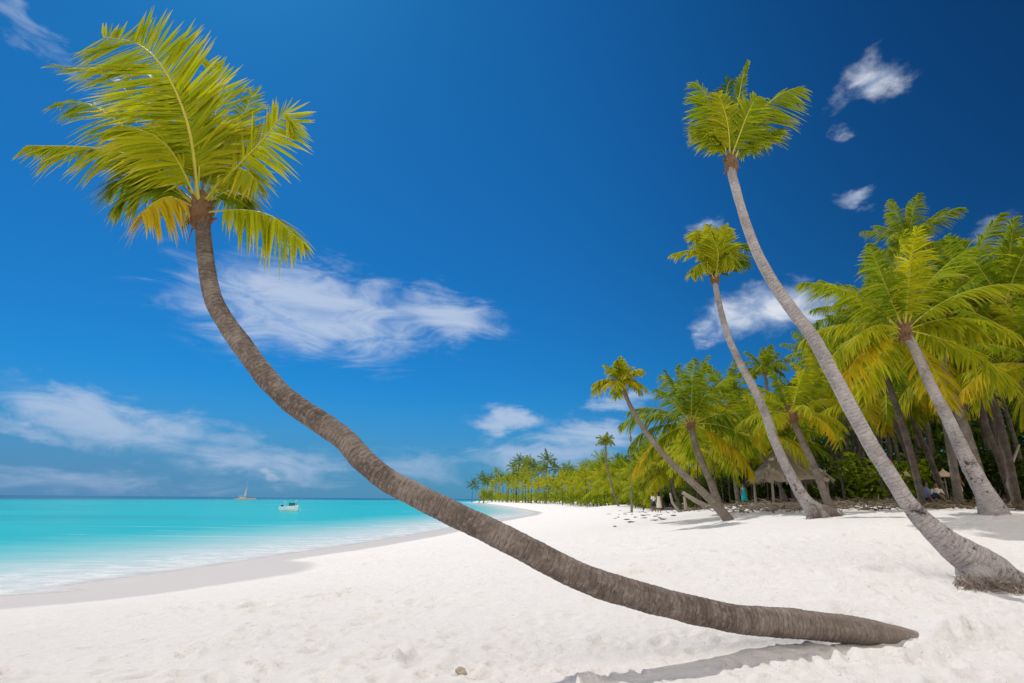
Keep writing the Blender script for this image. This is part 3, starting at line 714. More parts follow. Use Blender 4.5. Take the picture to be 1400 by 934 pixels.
palm('low yellow palm drooping over the sand left of the leaning thin trunk',
     [(930,694,66,6),(926,684,66,5.5),(922,672,66,5)],(918,648,66),4.6,20,'mid',seed=67,oldn=1,heart_r=.2)
# headless pole of a dead palm
bd=onground(863,62); rd=palm_root(bd,'bare dead palm pole without any crown above the left grove')
link('trunk',trunk_mesh('trunk',[Vector((0,0,-.3)),P(863,640,62)-bd,P(861.5,574,62)-bd],[.16,.13,.09],BARK_MID,10,.2,.02,3),rd)

# ---- crowns for the further palms: one mesh each
def far_crown(key, seed, n, segs=2, nl=20, old=None):
    rng=random.Random(seed); leaf={'mid':LEAF_MID,'green':LEAF_GREEN,'dark':LEAF_DARK}[key]; it=[]
    sl=[stock(e,c*.9,seed*9+i,leaf,nl=nl,segs=2,lw=.020,llen=.28) for i,(e,c) in enumerate(ELEV)]
    for k in range(n):
        ei=min(5,int((k+.5)/n*5.25)); az=k*2.39996+seed+rng.uniform(-.3,.3); s=rng.uniform(.8,1.12)
        it.append((sl[ei],Matrix.Rotation(az,4,'Z')@Matrix.Rotation(rng.uniform(-.25,.25),4,'X')@Matrix.Scale(s,4)))
    return join_meshes('crown',it,[leaf,RACHIS])
FAR=[(k,far_crown(k,s,17)) for k,s in (('mid',1),('mid',2),('green',3),('green',4),('mid',5),('dark',6))]
def unit_trunk(seed):
    rng=random.Random(seed); a=rng.uniform(0,6.28)
    pts=[Vector((math.cos(a)*q*q*.12,math.sin(a)*q*q*.12,q)) for q in(-.03,.0,.25,.5,.75,1.0)]
    return trunk_mesh('trunk',pts,[.030,.028,.02,.018,.016,.014],BARK_SHADED,8,.02,.03,seed),pts[-1]
UT=[unit_trunk(i) for i in range(5)]
def grove_palm(loc, hgt, L, which, label, group, seed):
    rng=random.Random(seed); r=palm_root(loc,label,group)
    um,tp=UT[seed%5]; o=link('trunk',um,r); th=.62; o.scale=(hgt*th,hgt*th,hgt)
    a=rng.uniform(0,6.28); o.rotation_euler=(0,0,a); q=Matrix.Rotation(a,3,'Z')@Vector((tp.x*hgt*th,tp.y*hgt*th,tp.z*hgt))
    c=link('crown',FAR[which][1],r); c.location=q; s=L; c.scale=(s,s,s*rng.uniform(.85,1.1)); c.rotation_euler=(rng.uniform(-.2,.2),rng.uniform(-.2,.2),rng.uniform(0,6.28))
    return r
def interp(x,t): return float(np.interp(x,[a for a,_ in t],[b for _,b in t]))
# mid grove: skyline of crown hearts read off the photograph
SKY=[(860,640),(885,600),(920,560),(960,545),(1000,540),(1040,535),(1080,530),(1120,490),(1160,440),(1200,400),(1260,380),(1320,380),(1400,370),(1560,360)]
NEARY=[(860,82),(900,58),(930,48),(960,44),(1000,37),(1040,34),(1100,30),(1200,28),(1300,26),(1400,24),(1560,22)]
rng=random.Random(101); cnt=0
for row in range(6):
    x=872+rng.uniform(0,12)
    while x<1600:
        Yd=interp(x,NEARY)+row*5.5*interp(x,[(860,1.6),(1000,1.1),(1600,.8)])+rng.uniform(-1.5,1.5)
        ytop=interp(x,SKY)+28+(5-row)*interp(x,[(860,4),(1000,10),(1200,15),(1600,17)])+rng.uniform(-6,26)
        if (1000<x<1145 and Yd<37) or (860<x<945 and Yd<63) or (row==0 and x>1130): x+=14; continue
        g=onground(x,Yd); zt=P(x,ytop,Yd).z; h=max(3.6 if x>960 else 2.2,zt-g.z)
        L=rng.uniform(2.6,3.5)*(1.0 if x>930 else .95)
        which=rng.choice([0,1,2,3,3,4,2] if row<3 else [2,3,5,5,5,2])
        lab=['yellow green palm in the front rows of the grove','green palm in the deep shaded back rows of the grove'][row>2]
        grove_palm(g,h,L,which,lab,'palms filling the grove',1000+cnt); cnt+=1
        x+=rng.uniform(22,34)*interp(x,[(860,.8),(1000,1.15),(1130,1.6),(1600,2.5)])
# far grove along the point
SKYF=[(648,668),(665,652),(690,640),(720,634),(760,638),(800,636),(840,634),(870,628),(895,612)]
NEARF=[(648,380),(690,300),(740,220),(790,165),(830,125),(870,92),(895,75)]
for row in range(4):
    x=655+rng.uniform(0,6)+row*2
    while x<895:
        Yd=interp(x,NEARF)*(1+row*.07)+rng.uniform(-3,3)
        ytop=interp(x,SKYF)+6+(3-row)*7+rng.uniform(-9,11)
        g=onground(x,Yd); zt=P(x,ytop,Yd).z; h=max(3.5,zt-g.z)
        grove_palm(g,h,rng.uniform(3.2,4.9)*interp(x,[(648,1.25),(760,1.0),(895,.75)]),rng.choice([0,1,2,3,4,0] if row<2 else [2,3,5,5]),'distant palm in the front of the far grove along the point' if row<2 else 'distant palm at the back of the far grove along the point','palms of the far grove along the point',3000+cnt); cnt+=1
        x+=rng.uniform(8.5,13)
for x,yt,Yd,lab,w in [(645,664,385,'single dark palm standing alone at the tip of the point',5),(661,654,360,'dark taller palm just right of the lone palm at the point',5),(706,632,300,'tallest dark palm above the far grove skyline',5),(718,634,295,'green palm beside the tallest one on the far grove skyline',3),(745,632,230,'dark palm head sticking out over the middle of the far grove',5)]:
    g=onground(x,Yd); grove_palm(g,P(x,yt,Yd).z-g.z,5.2,w,lab,None,5000+int(x))

# ------------------------------------------------------------------ undergrowth
def bush_mesh(seed, n, r, h, leaf, size):
    rng=random.Random(seed); V=[];F=[];lt=[];lr=[]
    lobes=[(Vector((rng.uniform(-.6,.6)*r,rng.uniform(-.6,.6)*r,rng.uniform(.2,.75)*h)),rng.uniform(.35,.6)*r) for _ in range(9)]
    for k in range(n):
        c,q=rng.choice(lobes); d=Vector((rng.gauss(0,1),rng.gauss(0,1),rng.gauss(0,1))).normalized()
        p=c+d*q*rng.uniform(.5,1.15); p.z=max(.03,p.z)
        a=Vector((rng.gauss(0,1),rng.gauss(0,1),rng.gauss(-.2,.7))).normalized(); b=a.cross(Vector((rng.gauss(0,1),rng.gauss(0,1),1))).normalized()
        s=size*rng.uniform(.6,1.4); i=len(V); rv=rng.random()
        V+=[p,p+a*s*.5+b*s*.2,p+a*s,p+a*s*.5-b*s*.2]; F.append((i,i+1,i+2,i+3)); lt+=[0,.4,.8,.4]; lr+=[rv]*4
    return mesh_of('foliage',V,F,leaf,False,{'lt':lt,'lr':lr})
def stems_mesh(seed, r, h):
    rng=random.Random(seed); m=MB()
    for k in range(9):
        a=rng.uniform(0,6.28); e=Vector((math.cos(a)*r*rng.uniform(.2,.8),math.sin(a)*r*rng.uniform(.2,.8),h*rng.uniform(.4,.9)))
        m.tube([(0,0,-.1),e*.5+Vector((rng.uniform(-.1,.1),rng.uniform(-.1,.1),.1)),e],[.03,.02,.008],5)
    return mesh_of('stems',m.v,m.f,WOOD)
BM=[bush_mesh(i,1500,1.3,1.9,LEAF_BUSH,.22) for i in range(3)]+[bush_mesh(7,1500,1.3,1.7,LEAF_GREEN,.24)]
SM=[stems_mesh(i,1.2,1.6) for i in range(2)]
rng=random.Random(55)
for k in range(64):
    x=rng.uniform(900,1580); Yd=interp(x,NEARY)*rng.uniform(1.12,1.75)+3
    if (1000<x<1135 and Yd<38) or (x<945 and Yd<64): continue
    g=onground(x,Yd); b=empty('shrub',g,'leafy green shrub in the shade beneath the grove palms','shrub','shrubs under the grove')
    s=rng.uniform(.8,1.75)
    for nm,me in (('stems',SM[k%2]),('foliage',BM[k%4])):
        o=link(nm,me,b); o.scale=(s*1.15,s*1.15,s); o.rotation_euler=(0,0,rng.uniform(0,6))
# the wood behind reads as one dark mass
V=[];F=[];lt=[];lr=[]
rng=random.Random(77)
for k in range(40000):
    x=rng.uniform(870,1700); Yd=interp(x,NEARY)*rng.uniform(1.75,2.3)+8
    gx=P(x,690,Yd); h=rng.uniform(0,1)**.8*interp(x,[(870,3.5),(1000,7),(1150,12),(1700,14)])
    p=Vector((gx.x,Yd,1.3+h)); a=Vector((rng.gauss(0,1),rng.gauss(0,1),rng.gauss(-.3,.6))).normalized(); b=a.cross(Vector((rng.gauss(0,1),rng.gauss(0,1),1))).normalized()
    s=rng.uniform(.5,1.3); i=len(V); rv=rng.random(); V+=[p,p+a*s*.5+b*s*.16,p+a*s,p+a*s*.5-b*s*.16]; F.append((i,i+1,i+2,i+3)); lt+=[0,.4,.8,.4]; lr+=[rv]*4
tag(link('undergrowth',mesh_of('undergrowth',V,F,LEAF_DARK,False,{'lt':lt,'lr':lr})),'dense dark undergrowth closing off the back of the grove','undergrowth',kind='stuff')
V=[];F=[];lt=[];lr=[]
for k in range(5000):
    x=rng.uniform(662,890); Yd=interp(x,NEARF)*rng.uniform(1.04,1.30)
    g=P(x,690,Yd); p=Vector((g.x,Yd,1.2+rng.uniform(0,1)*interp(x,[(662,4),(760,3.6),(890,2.6)])))
    a=Vector((rng.gauss(0,1),rng.gauss(0,1),rng.gauss(-.3,.6))).normalized(); b=a.cross(Vector((rng.gauss(0,1),rng.gauss(0,1),1))).normalized()
    s=rng.uniform(.9,2.0); i=len(V); rv=rng.random(); V+=[p,p+a*s*.5+b*s*.2,p+a*s,p+a*s*.5-b*s*.2]; F.append((i,i+1,i+2,i+3)); lt+=[0,.4,.8,.4]; lr+=[rv]*4
tag(link('undergrowth',mesh_of('undergrowth',V,F,LEAF_GREEN,False,{'lt':lt,'lr':lr})),'low green scrub between the trunks of the far grove','undergrowth',kind='stuff')
# fallen leaves and twigs on the shaded ground
V=[];F=[];lt=[];lr=[]
for k in range(5200):
    x=rng.uniform(940,1500); Yd=interp(x,NEARY)*rng.uniform(.74,1.25); g=onground(x,Yd) if k%4==0 else g+Vector((rng.uniform(-.7,.7),rng.uniform(-.7,.7),rng.uniform(0,.05)))
    a=Vector((rng.gauss(0,1),rng.gauss(0,1),rng.gauss(0,.25))).normalized(); b=a.cross(Vector((rng.gauss(0,.3),rng.gauss(0,.3),1))).normalized()
    s=rng.uniform(.12,.5); i=len(V); rv=rng.random(); p=g+Vector((0,0,.03)); V+=[p,p+a*s*.5+b*s*.12+Vector((0,0,.04)),p+a*s,p+a*s*.5-b*s*.12]; F.append((i,i+1,i+2,i+3)); lt+=[0,.4,.8,.4]; lr+=[rv]*4
tag(link('leaf_litter',mesh_of('leaf_litter',V,F,LEAF_DEAD,False,{'lt':lt,'lr':lr})),'dry fallen leaves and twigs strewn under the grove','leaf litter',kind='stuff')

# ------------------------------------------------------------------ hut and sunshades
hc=onground(1082,31); hut=empty('thatched_hut',hc,'thatched grey beach hut roof on wooden posts behind the short yellow palm','hut')
def thatch(m, a, b, hw, zr, ze, over):
    pass
m=MB(); hw,hd,ze,zr=1.95,1.6,1.25,2.95
n=40; prof=[]
rows=9
for i in range(rows+1):
    t=i/rows; z=zr+(ze-zr)*t; hx=0.35+(hw-0.35)*t; hy=0.05+(hd-0.05)*t
    for k in range(n):
        q=2*math.pi*k/n; sx=abs(math.cos(q))**.6*math.copysign(1,math.cos(q)); sy=abs(math.sin(q))**.6*math.copysign(1,math.sin(q))
        j=random.uniform(.97,1.03)+(.02 if i%2 else -.02)
        m.v.append(Vector((hx*sx*j,hy*sy*j,z+random.uniform(-.03,.03)-(random.uniform(0,.22) if i==rows else 0))))
for i in range(rows):
    for k in range(n): m.f.append((i*n+k,(i+1)*n+k,(i+1)*n+(k+1)%n,i*n+(k+1)%n))
m.f.append(tuple(range(n))[::-1])
for k in range(1500):
    q=random.uniform(0,6.283); t=random.uniform(0,.95); t2=min(1.06,t+random.uniform(.10,.2)); sx=abs(math.cos(q))**.6*math.copysign(1,math.cos(q)); sy=abs(math.sin(q))**.6*math.copysign(1,math.sin(q))
    pt=lambda u,dz: Vector(((0.35+(hw-0.35)*u)*sx,(0.05+(hd-0.05)*u)*sy,zr+(ze-zr)*u+dz))
    a=pt(t,.03); b=pt(t2,random.uniform(.02,.09)-(random.uniform(.05,.28) if t2>.98 else 0)); w=Vector((-sy,sx,0)).normalized()*random.uniform(.015,.04)
    m.add([a-w,a+w,b+w*.6,b-w*.6],[(0,1,2,3)])
m.build('roof',THATCH,hut)
for sx in(-1.4,0,1.4):
    for sy in(-1.1,1.1):
        q=MB(); q.tube([(sx,sy,-.2),(sx+.02,sy,1.0),(sx,sy,1.7)],[.07,.06,.055],8); q.build('post',WOOD,hut)
def sunshade(px,py,Yd,wpx,label,seed):
    g=onground(px,Yd); e=empty('sunshade',g,label,'sunshade','pale sunshades in the shade of the grove'); rng=random.Random(seed)
    zt=P(px,py,Yd).z-g.z; w=wpx*Yd/FPX/2
    q=MB(); q.tube([(0,0,-.2),(.01,0,zt)],[.04,.035],8); q.build('post',WOOD,e)
    q=MB(); q.lathe((0,0,zt),[(w,-w*.75),(w*.97,-w*.66),(w*.55,-w*.30),(.06,.0),(.03,.08)],12,.04); q.build('canopy',CBEIGE,e,True)
sunshade(1298,643,31,24,'beige sunshade left of the stout palm trunk',1)
sunshade(1246,645,33,20,'beige sunshade right behind the tallest leaning trunk',2)
sunshade(1192,645,36,18,'beige sunshade left of the tallest leaning trunk',3)
sunshade(1157,648,38,14,'small beige sunshade nearest the thatched hut',4)

# ------------------------------------------------------------------ people
def skin_body(name, J, E, rad, mat, parent):
    me=bpy.data.meshes.new(name); me.from_pydata(J,E,[]); me.materials.append(mat)
    o=bpy.data.objects.new(name+'_tmp',me); COL.objects.link(o)
    s=o.modifiers.new('s','SKIN'); sv=me.skin_vertices[0].data
    for i,r in enumerate(rad): sv[i].radius=(r,r); sv[i].use_root=(i==0)
    u=o.modifiers.new('u','SUBSURF'); u.levels=2; u.render_levels=2
    dg=bpy.context.evaluated_depsgraph_get(); dg.update(); nm=bpy.data.meshes.new_from_object(o.evaluated_get(dg)); nm.name=name
    nm.materials.clear(); nm.materials.append(mat); nm.polygons.foreach_set('use_smooth',[True]*len(nm.polygons))
    bpy.data.objects.remove(o); return link(name,nm,parent)
def person(loc, yaw, label, sit=False, stride=.12, top=None, bottom=None, dress=None, hairlen=.1, arm=.12, h=1.68):
    r=empty('person',loc,label,'person'); r.rotation_euler=(0,0,yaw); k=h/1.7; r.scale=(k,k,k)
    hz=.93 if not sit else .18
    J=[(0,0,hz),(0,0,hz+.2),(0,0,hz+.42),(0,-.01,hz+.53),(0,-.02,hz+.62),(0,-.02,hz+.74)]; rad=[.125,.11,.125,.05,.075,.07]; E=[(0,1),(1,2),(2,3),(3,4),(4,5)]
    def ch(start,pts,rr):
        p=start
        for q,w in zip(pts,rr): J.append(q); rad.append(w); E.append((p,len(J)-1)); p=len(J)-1
    for s in(-1,1):
        ch(2,[(s*.17,0,hz+.42),(s*.22,-.02,hz+.16),(s*(.22),-arm-.04,hz-.06),(s*.215,-arm-.07,hz-.15)],[.06,.045,.035,.03])
        if not sit: ch(0,[(s*.10,0,hz-.06),(s*.10,-s*stride*.6-.02,.48),(s*.10,s*stride*-1+.03,.085),(s*.10,-s*stride-.10,.035)],[.09,.06,.04,.035])
        else: ch(0,[(s*.11,-.05,hz-.02),(s*.13,-.40,hz+.22),(s*.13,-.66,.09),(s*.13,-.80,.05)],[.09,.065,.045,.035])
    b=skin_body('body',J,E,rad,SKIN_D,r)
    m=MB(); m.tube([(0,.03,hz+.86),(0,.045,hz+.78),(0,.055,hz+.68),(0,.07,hz+.68-hairlen)],[.05,.098,.09,.05],10); m.build('hair',HAIRM,r,True)
    if top:
        m=MB(); m.tube([(0,0,hz+.0),(0,0,hz+.2),(0,0,hz+.40),(0,0,hz+.50)],[.155,.14,.165,.08],12)
        for s in(-1,1): m.tube([(s*.12,0,hz+.44),(s*.205,-.01,hz+.30),(s*.225,-.02,hz+.2)],[.085,.07,.066],8)
        m.build('shirt',top,r,True)
    if bottom and not sit:
        m=MB(); m.tube([(0,0,hz+.06),(0,0,hz-.08)],[.16,.165],12)
        for s in(-1,1): m.tube([(s*.09,0,hz-.02),(s*.10,-s*stride*.5-.01,.56)],[.11,.10],10)
        m.build('shorts',bottom,r,True)
    if bottom and sit:
        m=MB(); m.tube([(0,0,hz+.08),(0,0,hz-.06)],[.165,.17],12)
        for s in(-1,1): m.tube([(s*.11,-.03,hz),(s*.13,-.38,hz+.22)],[.11,.09],10)
        m.build('shorts',bottom,r,True)
    if dress:
        m=MB(); m.tube([(0,0,.42),(0,0,.70),(0,0,hz),(0,0,hz+.2),(0,0,hz+.40),(0,0,hz+.47)],[.25,.21,.175,.145,.155,.09],14); m.build('dress',dress,r,True)
    return r
person(onground(893.5,54),R(25),'person in a white shirt and dark navy shorts walking by the left grove edge',top=CWHITE,bottom=CNAVY)
person(onground(901,51),R(170),'person with long black hair in a pale dress seen from behind',dress=CPALE,hairlen=.42)
person(onground(1018.5,33),R(-20),'person in a long teal dress standing at the shaded edge of the grove',dress=CTEAL,h=1.2*1.0,hairlen=.12,stride=.03)
person(onground(1270,25.5),R(60),'person in blue sitting on the sand in the shade',sit=True,top=CBLUE,bottom=CNAVY)
person(onground(1284,27.5),R(-30),'person in a pale shirt sitting in the shade right of the one in blue',sit=True,top=CPALE,bottom=CNAVY)
person(onground(1313,28),R(10),'person in a red shirt and white shorts standing beside the stout palm trunk',top=CRED,bottom=CWHITE)

# ------------------------------------------------------------------ driftwood, post, stone, weed
def log(px, Yd, pts, r, label, name='driftwood', group=None):
    g=onground(px,Yd); m=MB(); n=len(pts); m.tube(pts,[r*(1-.5*i/(n-1)) for i in range(n)],9)
    o=m.build(name,WOOD,None,True); o.location=g; tag(o,label,'driftwood' if name=='driftwood' else 'post',group); return o
log(937,40,[(0,0,-.3),(.02,0,.4),(-.02,0,1.05)],.16,'short grey wooden post standing upright in the sand',name='wooden_post')
log(962,38,[(1.3,0,-.05),(.4,0,.10),(-.5,0,.55),(-1.3,0,1.05)],.22,'thick fallen trunk rising leftward beside the wooden post')
log(924,42,[(.5,0,-.1),(.1,0,.25),(-.25,0,.8),(-.35,0,1.4)],.14,'curved dead stem leaning left behind the wooden post')
log(975,36,[(-.6,0,-.05),(.0,-.1,.12),(.7,0,.15),(1.6,.1,.05)],.13,'grey fallen branch lying at the foot of the leaning palm')
log(1070,27,[(-1.5,0,.02),(-.4,.1,.18),(.6,0,.2),(1.6,0,.05)],.09,'long weathered branch on the sand left of the short yellow palm')
log(1392,21,[(.55,0,-.1),(-.15,0,.25),(-.22,0,.8),(.1,0,1.5),(.6,.1,2.2)],.08,'thin curved pale stem bending up near the right edge')
# dead brushwood heap
V=[];gg=onground(1080,25); m=MB(); rng=random.Random(8)
for k in range(120):
    p=Vector((rng.gauss(0,1.1),rng.gauss(0,.5),rng.uniform(0,.28))); a=rng.uniform(0,6.28); L=rng.uniform(.3,1.1)
    d=Vector((math.cos(a),math.sin(a)*.6,rng.uniform(-.1,.35)))*L; m.tube([p,p+d*.5+Vector((0,0,rng.uniform(-.05,.08))),p+d],[.02,.014,.006],4)
o=m.build('brushwood',WOOD); o.location=gg; tag(o,'low heap of dead brushwood on the sand below the hut','brushwood',kind='stuff')
m=MB(); rng=random.Random(12)
for k in range(60):
    x=rng.uniform(830,935); y=rng.uniform(691,709)
    if y>703 and rng.random()<.6: continue
    Yd=float(np.interp(y,[691,696,700,705,710],[85,64,52,36,28])); g=onground(x,Yd); L=rng.uniform(.15,.6)
    pts=[g+Vector((L*(q-.5),rng.uniform(-.15,.15),rng.uniform(.0,.03))) for q in(0,.25,.5,.75,1)]
    m.tube(pts,[k2*rng.uniform(.2,.45) for k2 in(.03,.09,.12,.08,.02)],6)
tag(m.build('seaweed',WEED,None,True),'dark clumps of dried seaweed strewn over the sand before the grove','seaweed',kind='stuff')
bm=bmesh.new(); bmesh.ops.create_icosphere(bm,subdivisions=3,radius=.055)
for v in bm.verts: v.co*=1+.5*mnoise.noise(v.co*18)+.15*mnoise.noise(v.co*50); v.co.z*=.75
me=bpy.data.meshes.new('stone'); bm.to_mesh(me); bm.free(); me.materials.append(STONE)
st=link('stone',me); q=G(630,925,0); q.z=ground(q.x,q.y)+.045; st.location=q
tag(st,'small brown stone on the sand below the lying palm trunk','stone')

# ------------------------------------------------------------------ boats
wl=G(396,699); boat=empty('motor_boat',Vector((wl.x,wl.y,SEA)),'small white motor boat moored in the turquoise shallows','boat')
boat.rotation_euler=(0,0,R(-34))
def hull(L,B,Hh,n=14,keel=.25):
    V=[];F=[];m=9
    for i in range(n+1):
        t=i/n; x=-L/2+L*t; bw=B/2*(1-max(0,(t-.45)/.55)**2.4*.97)*(0.92+.08*min(1,t*5)); sh=Hh*(1+.38*t**2.2); kz=-keel*(1-max(0,(t-.6)/.4)**2*1.0)
        for j in range(m):
            a=j/(m-1)*2-1; s=abs(a); z=kz+(sh-kz)*s**2.6; y=bw*math.copysign(min(1,(s*1.18)**.75 if s<.8 else 1),a)
            V.append((x+(0.18*L/5*(z/Hh) if t>.85 else 0),y,z))
    for i in range(n):
        for j in range(m-1): F.append((i*m+j,(i+1)*m+j,(i+1)*m+j+1,i*m+j+1))
    F.append(tuple(range(m))); return V,F,m,n
V,F,mm,nn=hull(4.7,1.8,.75)
link('hull',mesh_of('hull',V,F,GEL,True),boat)
m=MB()
top=[(Vector(V[i*mm]),Vector(V[i*mm+mm-1])) for i in range(nn+1)]
dk=[];df=[]
for a,b in top[9:]: dk+=[a+Vector((0,0.02,.004)),(a+b)/2+Vector((0,0,.06)),b+Vector((0,-.02,.004))]
for i in range(len(dk)//3-1):
    for j in(0,1): df.append((i*3+j,(i+1)*3+j,(i+1)*3+j+1,i*3+j+1))
m.add(dk,df); m.build('foredeck',GEL,boat)
m=MB(); fl=[];ff=[]
for a,b in top[:10]: fl+=[Vector((a.x,a.y*.8,.22)),Vector((b.x,b.y*.8,.22))]
for i in range(9): ff.append((i*2,(i+1)*2,(i+1)*2+1,i*2+1))
m.add(fl,ff); m.build('cockpit_floor',BDARK,boat)
m=MB()
for s in(0,1): m.tube([t[s]+Vector((0,0,.02)) for t in top],.045,8)
m.build('rub_rail',GEL,boat,True)
m=MB(); m.box((.35,0,.6),(.55,.75,.8)); m.build('console',GEL,boat)
m=MB(); m.add([(.3,-.55,1.0),(1.0,-.55,.78),(1.0,.55,.78),(.3,.55,1.0),(.3,-.55,1.55),(1.15,-.5,1.5),(1.15,.5,1.5),(.3,.55,1.55)],[(0,1,2,3),(4,7,6,5),(0,4,5,1),(1,5,6,2),(2,6,7,3),(3,7,4,0)])
m.build('canvas_cover',BTEAL,boat)
m=MB(); m.box((-2.45,0,.85),(.32,.34,.45)); m.box((-2.5,0,.3),(.14,.12,.9)); m.build('outboard_motor',BDARK,boat)
for x,h in((-2.05,1.95),(1.2,2.15)):
    m=MB(); m.tube([(x,.3,.5),(x,.3,h)],[.05,.04],8); m.build('pole',METAL,boat)
m=MB(); m.tube([(2.5,0,.9),(3.3,0,.0),(4.3,0,-.2)],.02,5); m.build('anchor_rope',METAL,boat)

CATM=plain('catamaran_pale_grey',(.50,.52,.54),.6)
Yc=480; cx=P(335,681,Yc); cat=empty('catamaran',Vector((cx.x,Yc,SEA)),'white sailing catamaran far out on the horizon','boat'); cat.rotation_euler=(0,0,R(8))
for s in(-1,1):
    V,F,_,_=hull(14.5,1.4,1.25); link('hull',mesh_of('hull',[(x,y+s*3,z) for x,y,z in V],F,CATM,True),cat)
m=MB(); m.box((-1,0,1.35),(8.5,6.4,.3)); m.box((-1.4,0,2.0),(5,4.4,1.05)); m.build('deck_cabin',CATM,cat)
m=MB(); m.box((-1.6,0,2.85),(6.2,4.8,.5)); m.build('canopy',plain('cabin_pale_grey',(.42,.36,.36)),cat)
m=MB(); m.tube([(.6,0,1.4),(.6,0,16.5)],[.14,.09],8); m.build('mast',CATM,cat)
m=MB(); m.add([(.5,-.12,3.4),(-1.0,-.12,3.6),(-.5,-.12,7.5),(.45,-.12,10.5),(.5,.12,3.4),(-1.0,.12,3.6),(-.5,.12,7.5),(.45,.12,10.5)],[(0,1,2,3),(7,6,5,4),(0,4,5,1),(1,5,6,2),(2,6,7,3),(3,7,4,0)]); m.build('sail',CATM,cat)
m=MB(); m.tube([(.6,0,3.3),(-5,0,3.5)],[.12,.1],8); m.build('boom',CATM,cat)

# ------------------------------------------------------------------ light
SUN_AZ, SUN_EL = -34.0, 54.5          # from ahead and to the left
sd=Vector((math.sin(R(SUN_AZ))*math.cos(R(SUN_EL)),math.cos(R(SUN_AZ))*math.cos(R(SUN_EL)),math.sin(R(SUN_EL))))
sl=bpy.data.lights.new('sun','SUN'); sl.energy=2.95; sl.angle=R(.5); sl.color=(1,.965,.92)
so=bpy.data.objects.new('sun',sl); COL.objects.link(so); so.rotation_euler=sd.to_track_quat('Z','Y').to_euler(); so.location=(0,0,50)

world=bpy.data.worlds.new('World'); scene.world=world; world.use_nodes=True
t=NT(world.node_tree); bg=world.node_tree.nodes['Background']
sk=t.new('ShaderNodeTexSky'); sk.sky_type='NISHITA'; sk.sun_disc=False; sk.sun_elevation=R(SUN_EL); sk.sun_rotation=R(SUN_AZ); sk.altitude=0; sk.air_density=1.0; sk.dust_density=.3; sk.ozone_density=2.5
STR=0.10
dirv=t.new('ShaderNodeTexCoord').outputs['Generated']
sx=t.new('ShaderNodeSeparateXYZ'); t.l.new(dirv,sx.inputs[0]); x,y,z=sx.outputs
az=t.math('ARCTAN2',x,y); el=t.math('ARCSINE',z)
# polarised deep blue: channel response of the clear sky
SKYMUL=(0.05,0.44,0.79)
clear=t.mix(1.0,sk.outputs[0],SKYMUL,'MULTIPLY')
# deeper towards the right, away from the sun, and towards the zenith
clear=t.mix(t.math('MULTIPLY',t.maprange(az,.0,1.0),t.maprange(el,.0,.45,.45,1)),clear,t.mix(1.0,clear,(.6,.45,.50),'MULTIPLY'))
hz=t.maprange(el,.0,.20,.95,0.0)
hz=t.math('MULTIPLY',hz,t.maprange(az,-.8,.15,1,.65))
clear=t.mix(hz,clear,(1.0,2.5,4.7))
cv=t.new('ShaderNodeCombineXYZ'); t.l.new(az,cv.inputs[0]); t.l.new(el,cv.inputs[1]); cvec=cv.outputs[0]
wn=t.new('ShaderNodeTexNoise'); wn.inputs['Scale'].default_value=9; wn.inputs['Detail'].default_value=6; wn.inputs['Roughness'].default_value=.62; t.l.new(t.mapping(cvec,(1,1.7,1)),wn.inputs['Vector'])
wv=t.new('ShaderNodeVectorMath',operation='MULTIPLY_ADD'); t.l.new(wn.outputs['Color'],wv.inputs[0]); wv.inputs[1].default_value=(.13,.09,0); wv.inputs[2].default_value=(-.065,-.045,0)
wa=t.new('ShaderNodeVectorMath',operation='ADD'); t.l.new(cvec,wa.inputs[0]); t.l.new(wv.outputs[0],wa.inputs[1]); WARP=[wa.outputs[0]]
def blob(px,py,rx,ry,rot=0,amp=1):
    a0,e0=azel(px,py); a1,_=azel(px+10,py); _,e1=azel(px,py-10)
    kx=abs(a1-a0)/10; ky=abs(e1-e0)/10
    mp=t.new('ShaderNodeMapping'); mp.vector_type='TEXTURE'; t.l.new(WARP[0],mp.inputs[0])
    mp.inputs['Location'].default_value=(a0,e0,0); mp.inputs['Rotation'].default_value=(0,0,R(rot)); mp.inputs['Scale'].default_value=(rx*kx,ry*ky,1)
    ln=t.new('ShaderNodeVectorMath',operation='LENGTH'); t.l.new(mp.outputs[0],ln.inputs[0])
    return t.maprange(ln.outputs['Value'],0,1,amp,0)
def union(bs):
    r=bs[0]
    for b in bs[1:]: r=t.math('MAXIMUM',r,b)
    return r
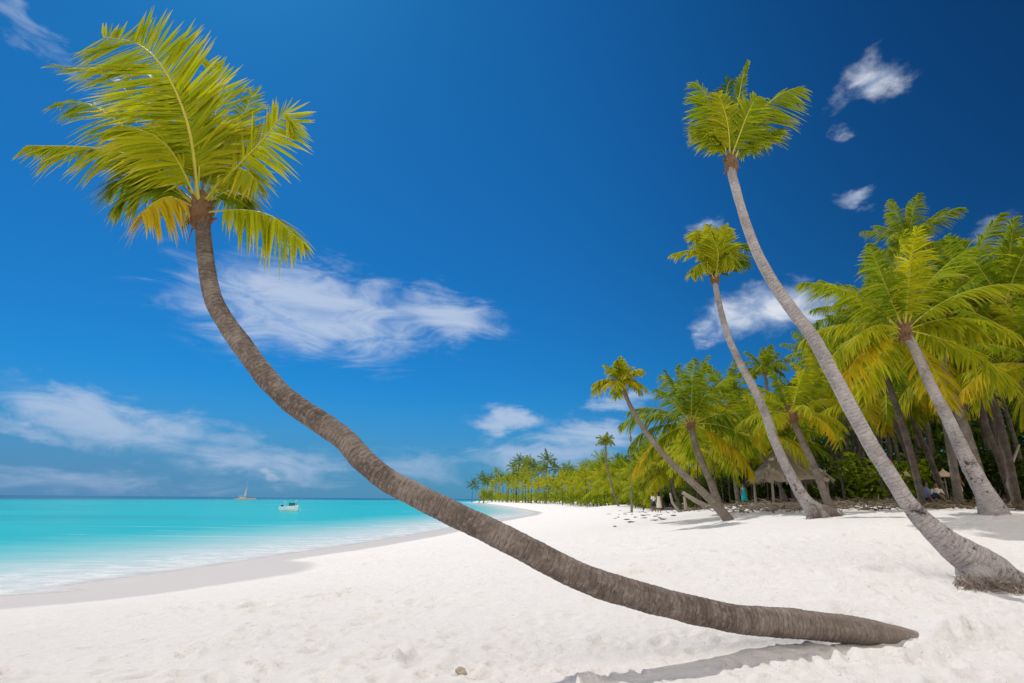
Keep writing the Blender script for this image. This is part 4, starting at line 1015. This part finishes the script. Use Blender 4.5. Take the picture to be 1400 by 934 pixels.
cir=union([blob(430,425,290,100,-4,1.1),blob(600,428,130,52,-14,1.05),blob(640,445,65,22,-22,.5),blob(520,425,160,50,-6,.7),blob(150,575,290,60,-10,1.0),blob(360,630,210,50,-8,.9),blob(30,595,130,20,-4,.8),blob(100,660,420,40,0,.5),blob(50,60,180,36,-20,.52),blob(10,20,130,30,-18,.50),
 blob(690,577,75,26,4,1.1),blob(810,592,135,38,0,1.2),blob(845,545,70,22,0,.85),blob(740,625,190,40,0,1.05),blob(580,640,170,34,0,.58),blob(1178,268,60,20,0,.85),blob(1355,312,70,26,20,.55)])
cum=union([blob(1200,108,84,58,8,.98),blob(1152,150,40,40,0,.6),blob(1150,186,30,22,0,.62),blob(1040,425,125,62,6,1.15),blob(975,450,50,34,0,.9),blob(1115,425,75,46,0,1.0),blob(965,306,40,24,0,.85),blob(371,651,22,19,0,.55),blob(148,603,18,9,0,.65),blob(312,646,26,10,0,.5),blob(1345,330,50,28,0,.5)])
n1=t.noise(t.mapping(cvec,(3.2,11,1),(0,0,R(16))),2.0,9,.60,1.4)
n2=t.noise(t.mapping(cvec,(15,22,1)),1.0,8,.58,.5)
c1=t.maprange(t.math('SUBTRACT',t.math('ADD',cir,t.math('MULTIPLY',n1,2.0)),1.08),.0,1.15)
c2=t.maprange(t.math('SUBTRACT',t.math('ADD',cum,t.math('MULTIPLY',n2,1.6)),1.00),.0,1.15)
c1=t.math('MULTIPLY',c1,t.maprange(cir,0,.22)); c2=t.math('MULTIPLY',c2,t.maprange(cum,0,.22))
# added white cloud, unseen behind the viewer, filling the shadows with neutral light
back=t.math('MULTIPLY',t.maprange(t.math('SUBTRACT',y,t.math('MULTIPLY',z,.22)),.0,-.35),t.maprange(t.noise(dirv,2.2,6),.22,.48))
col=t.mix(t.math('MULTIPLY',c1,.78),clear,t.mix(t.maprange(el,.02,.22),(4.0,5.2,7.2),(5.6,6.5,8.0)))
col=t.mix(t.math('MULTIPLY',c2,.86),col,t.mix(t.maprange(n2,.4,.7),(5.0,6.0,7.6),(8.2,8.5,9.0)))
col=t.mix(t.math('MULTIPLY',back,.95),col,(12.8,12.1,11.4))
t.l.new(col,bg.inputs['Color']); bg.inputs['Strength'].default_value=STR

vs=scene.view_settings; vs.view_transform='Standard'; vs.look='None'; vs.exposure=0; vs.gamma=1; vs.use_curve_mapping=False
scene.render.engine='CYCLES'; scene.render.resolution_x=1024; scene.render.resolution_y=683
scene.cycles.max_bounces=8; scene.cycles.transparent_max_bounces=16; scene.cycles.use_denoising=True
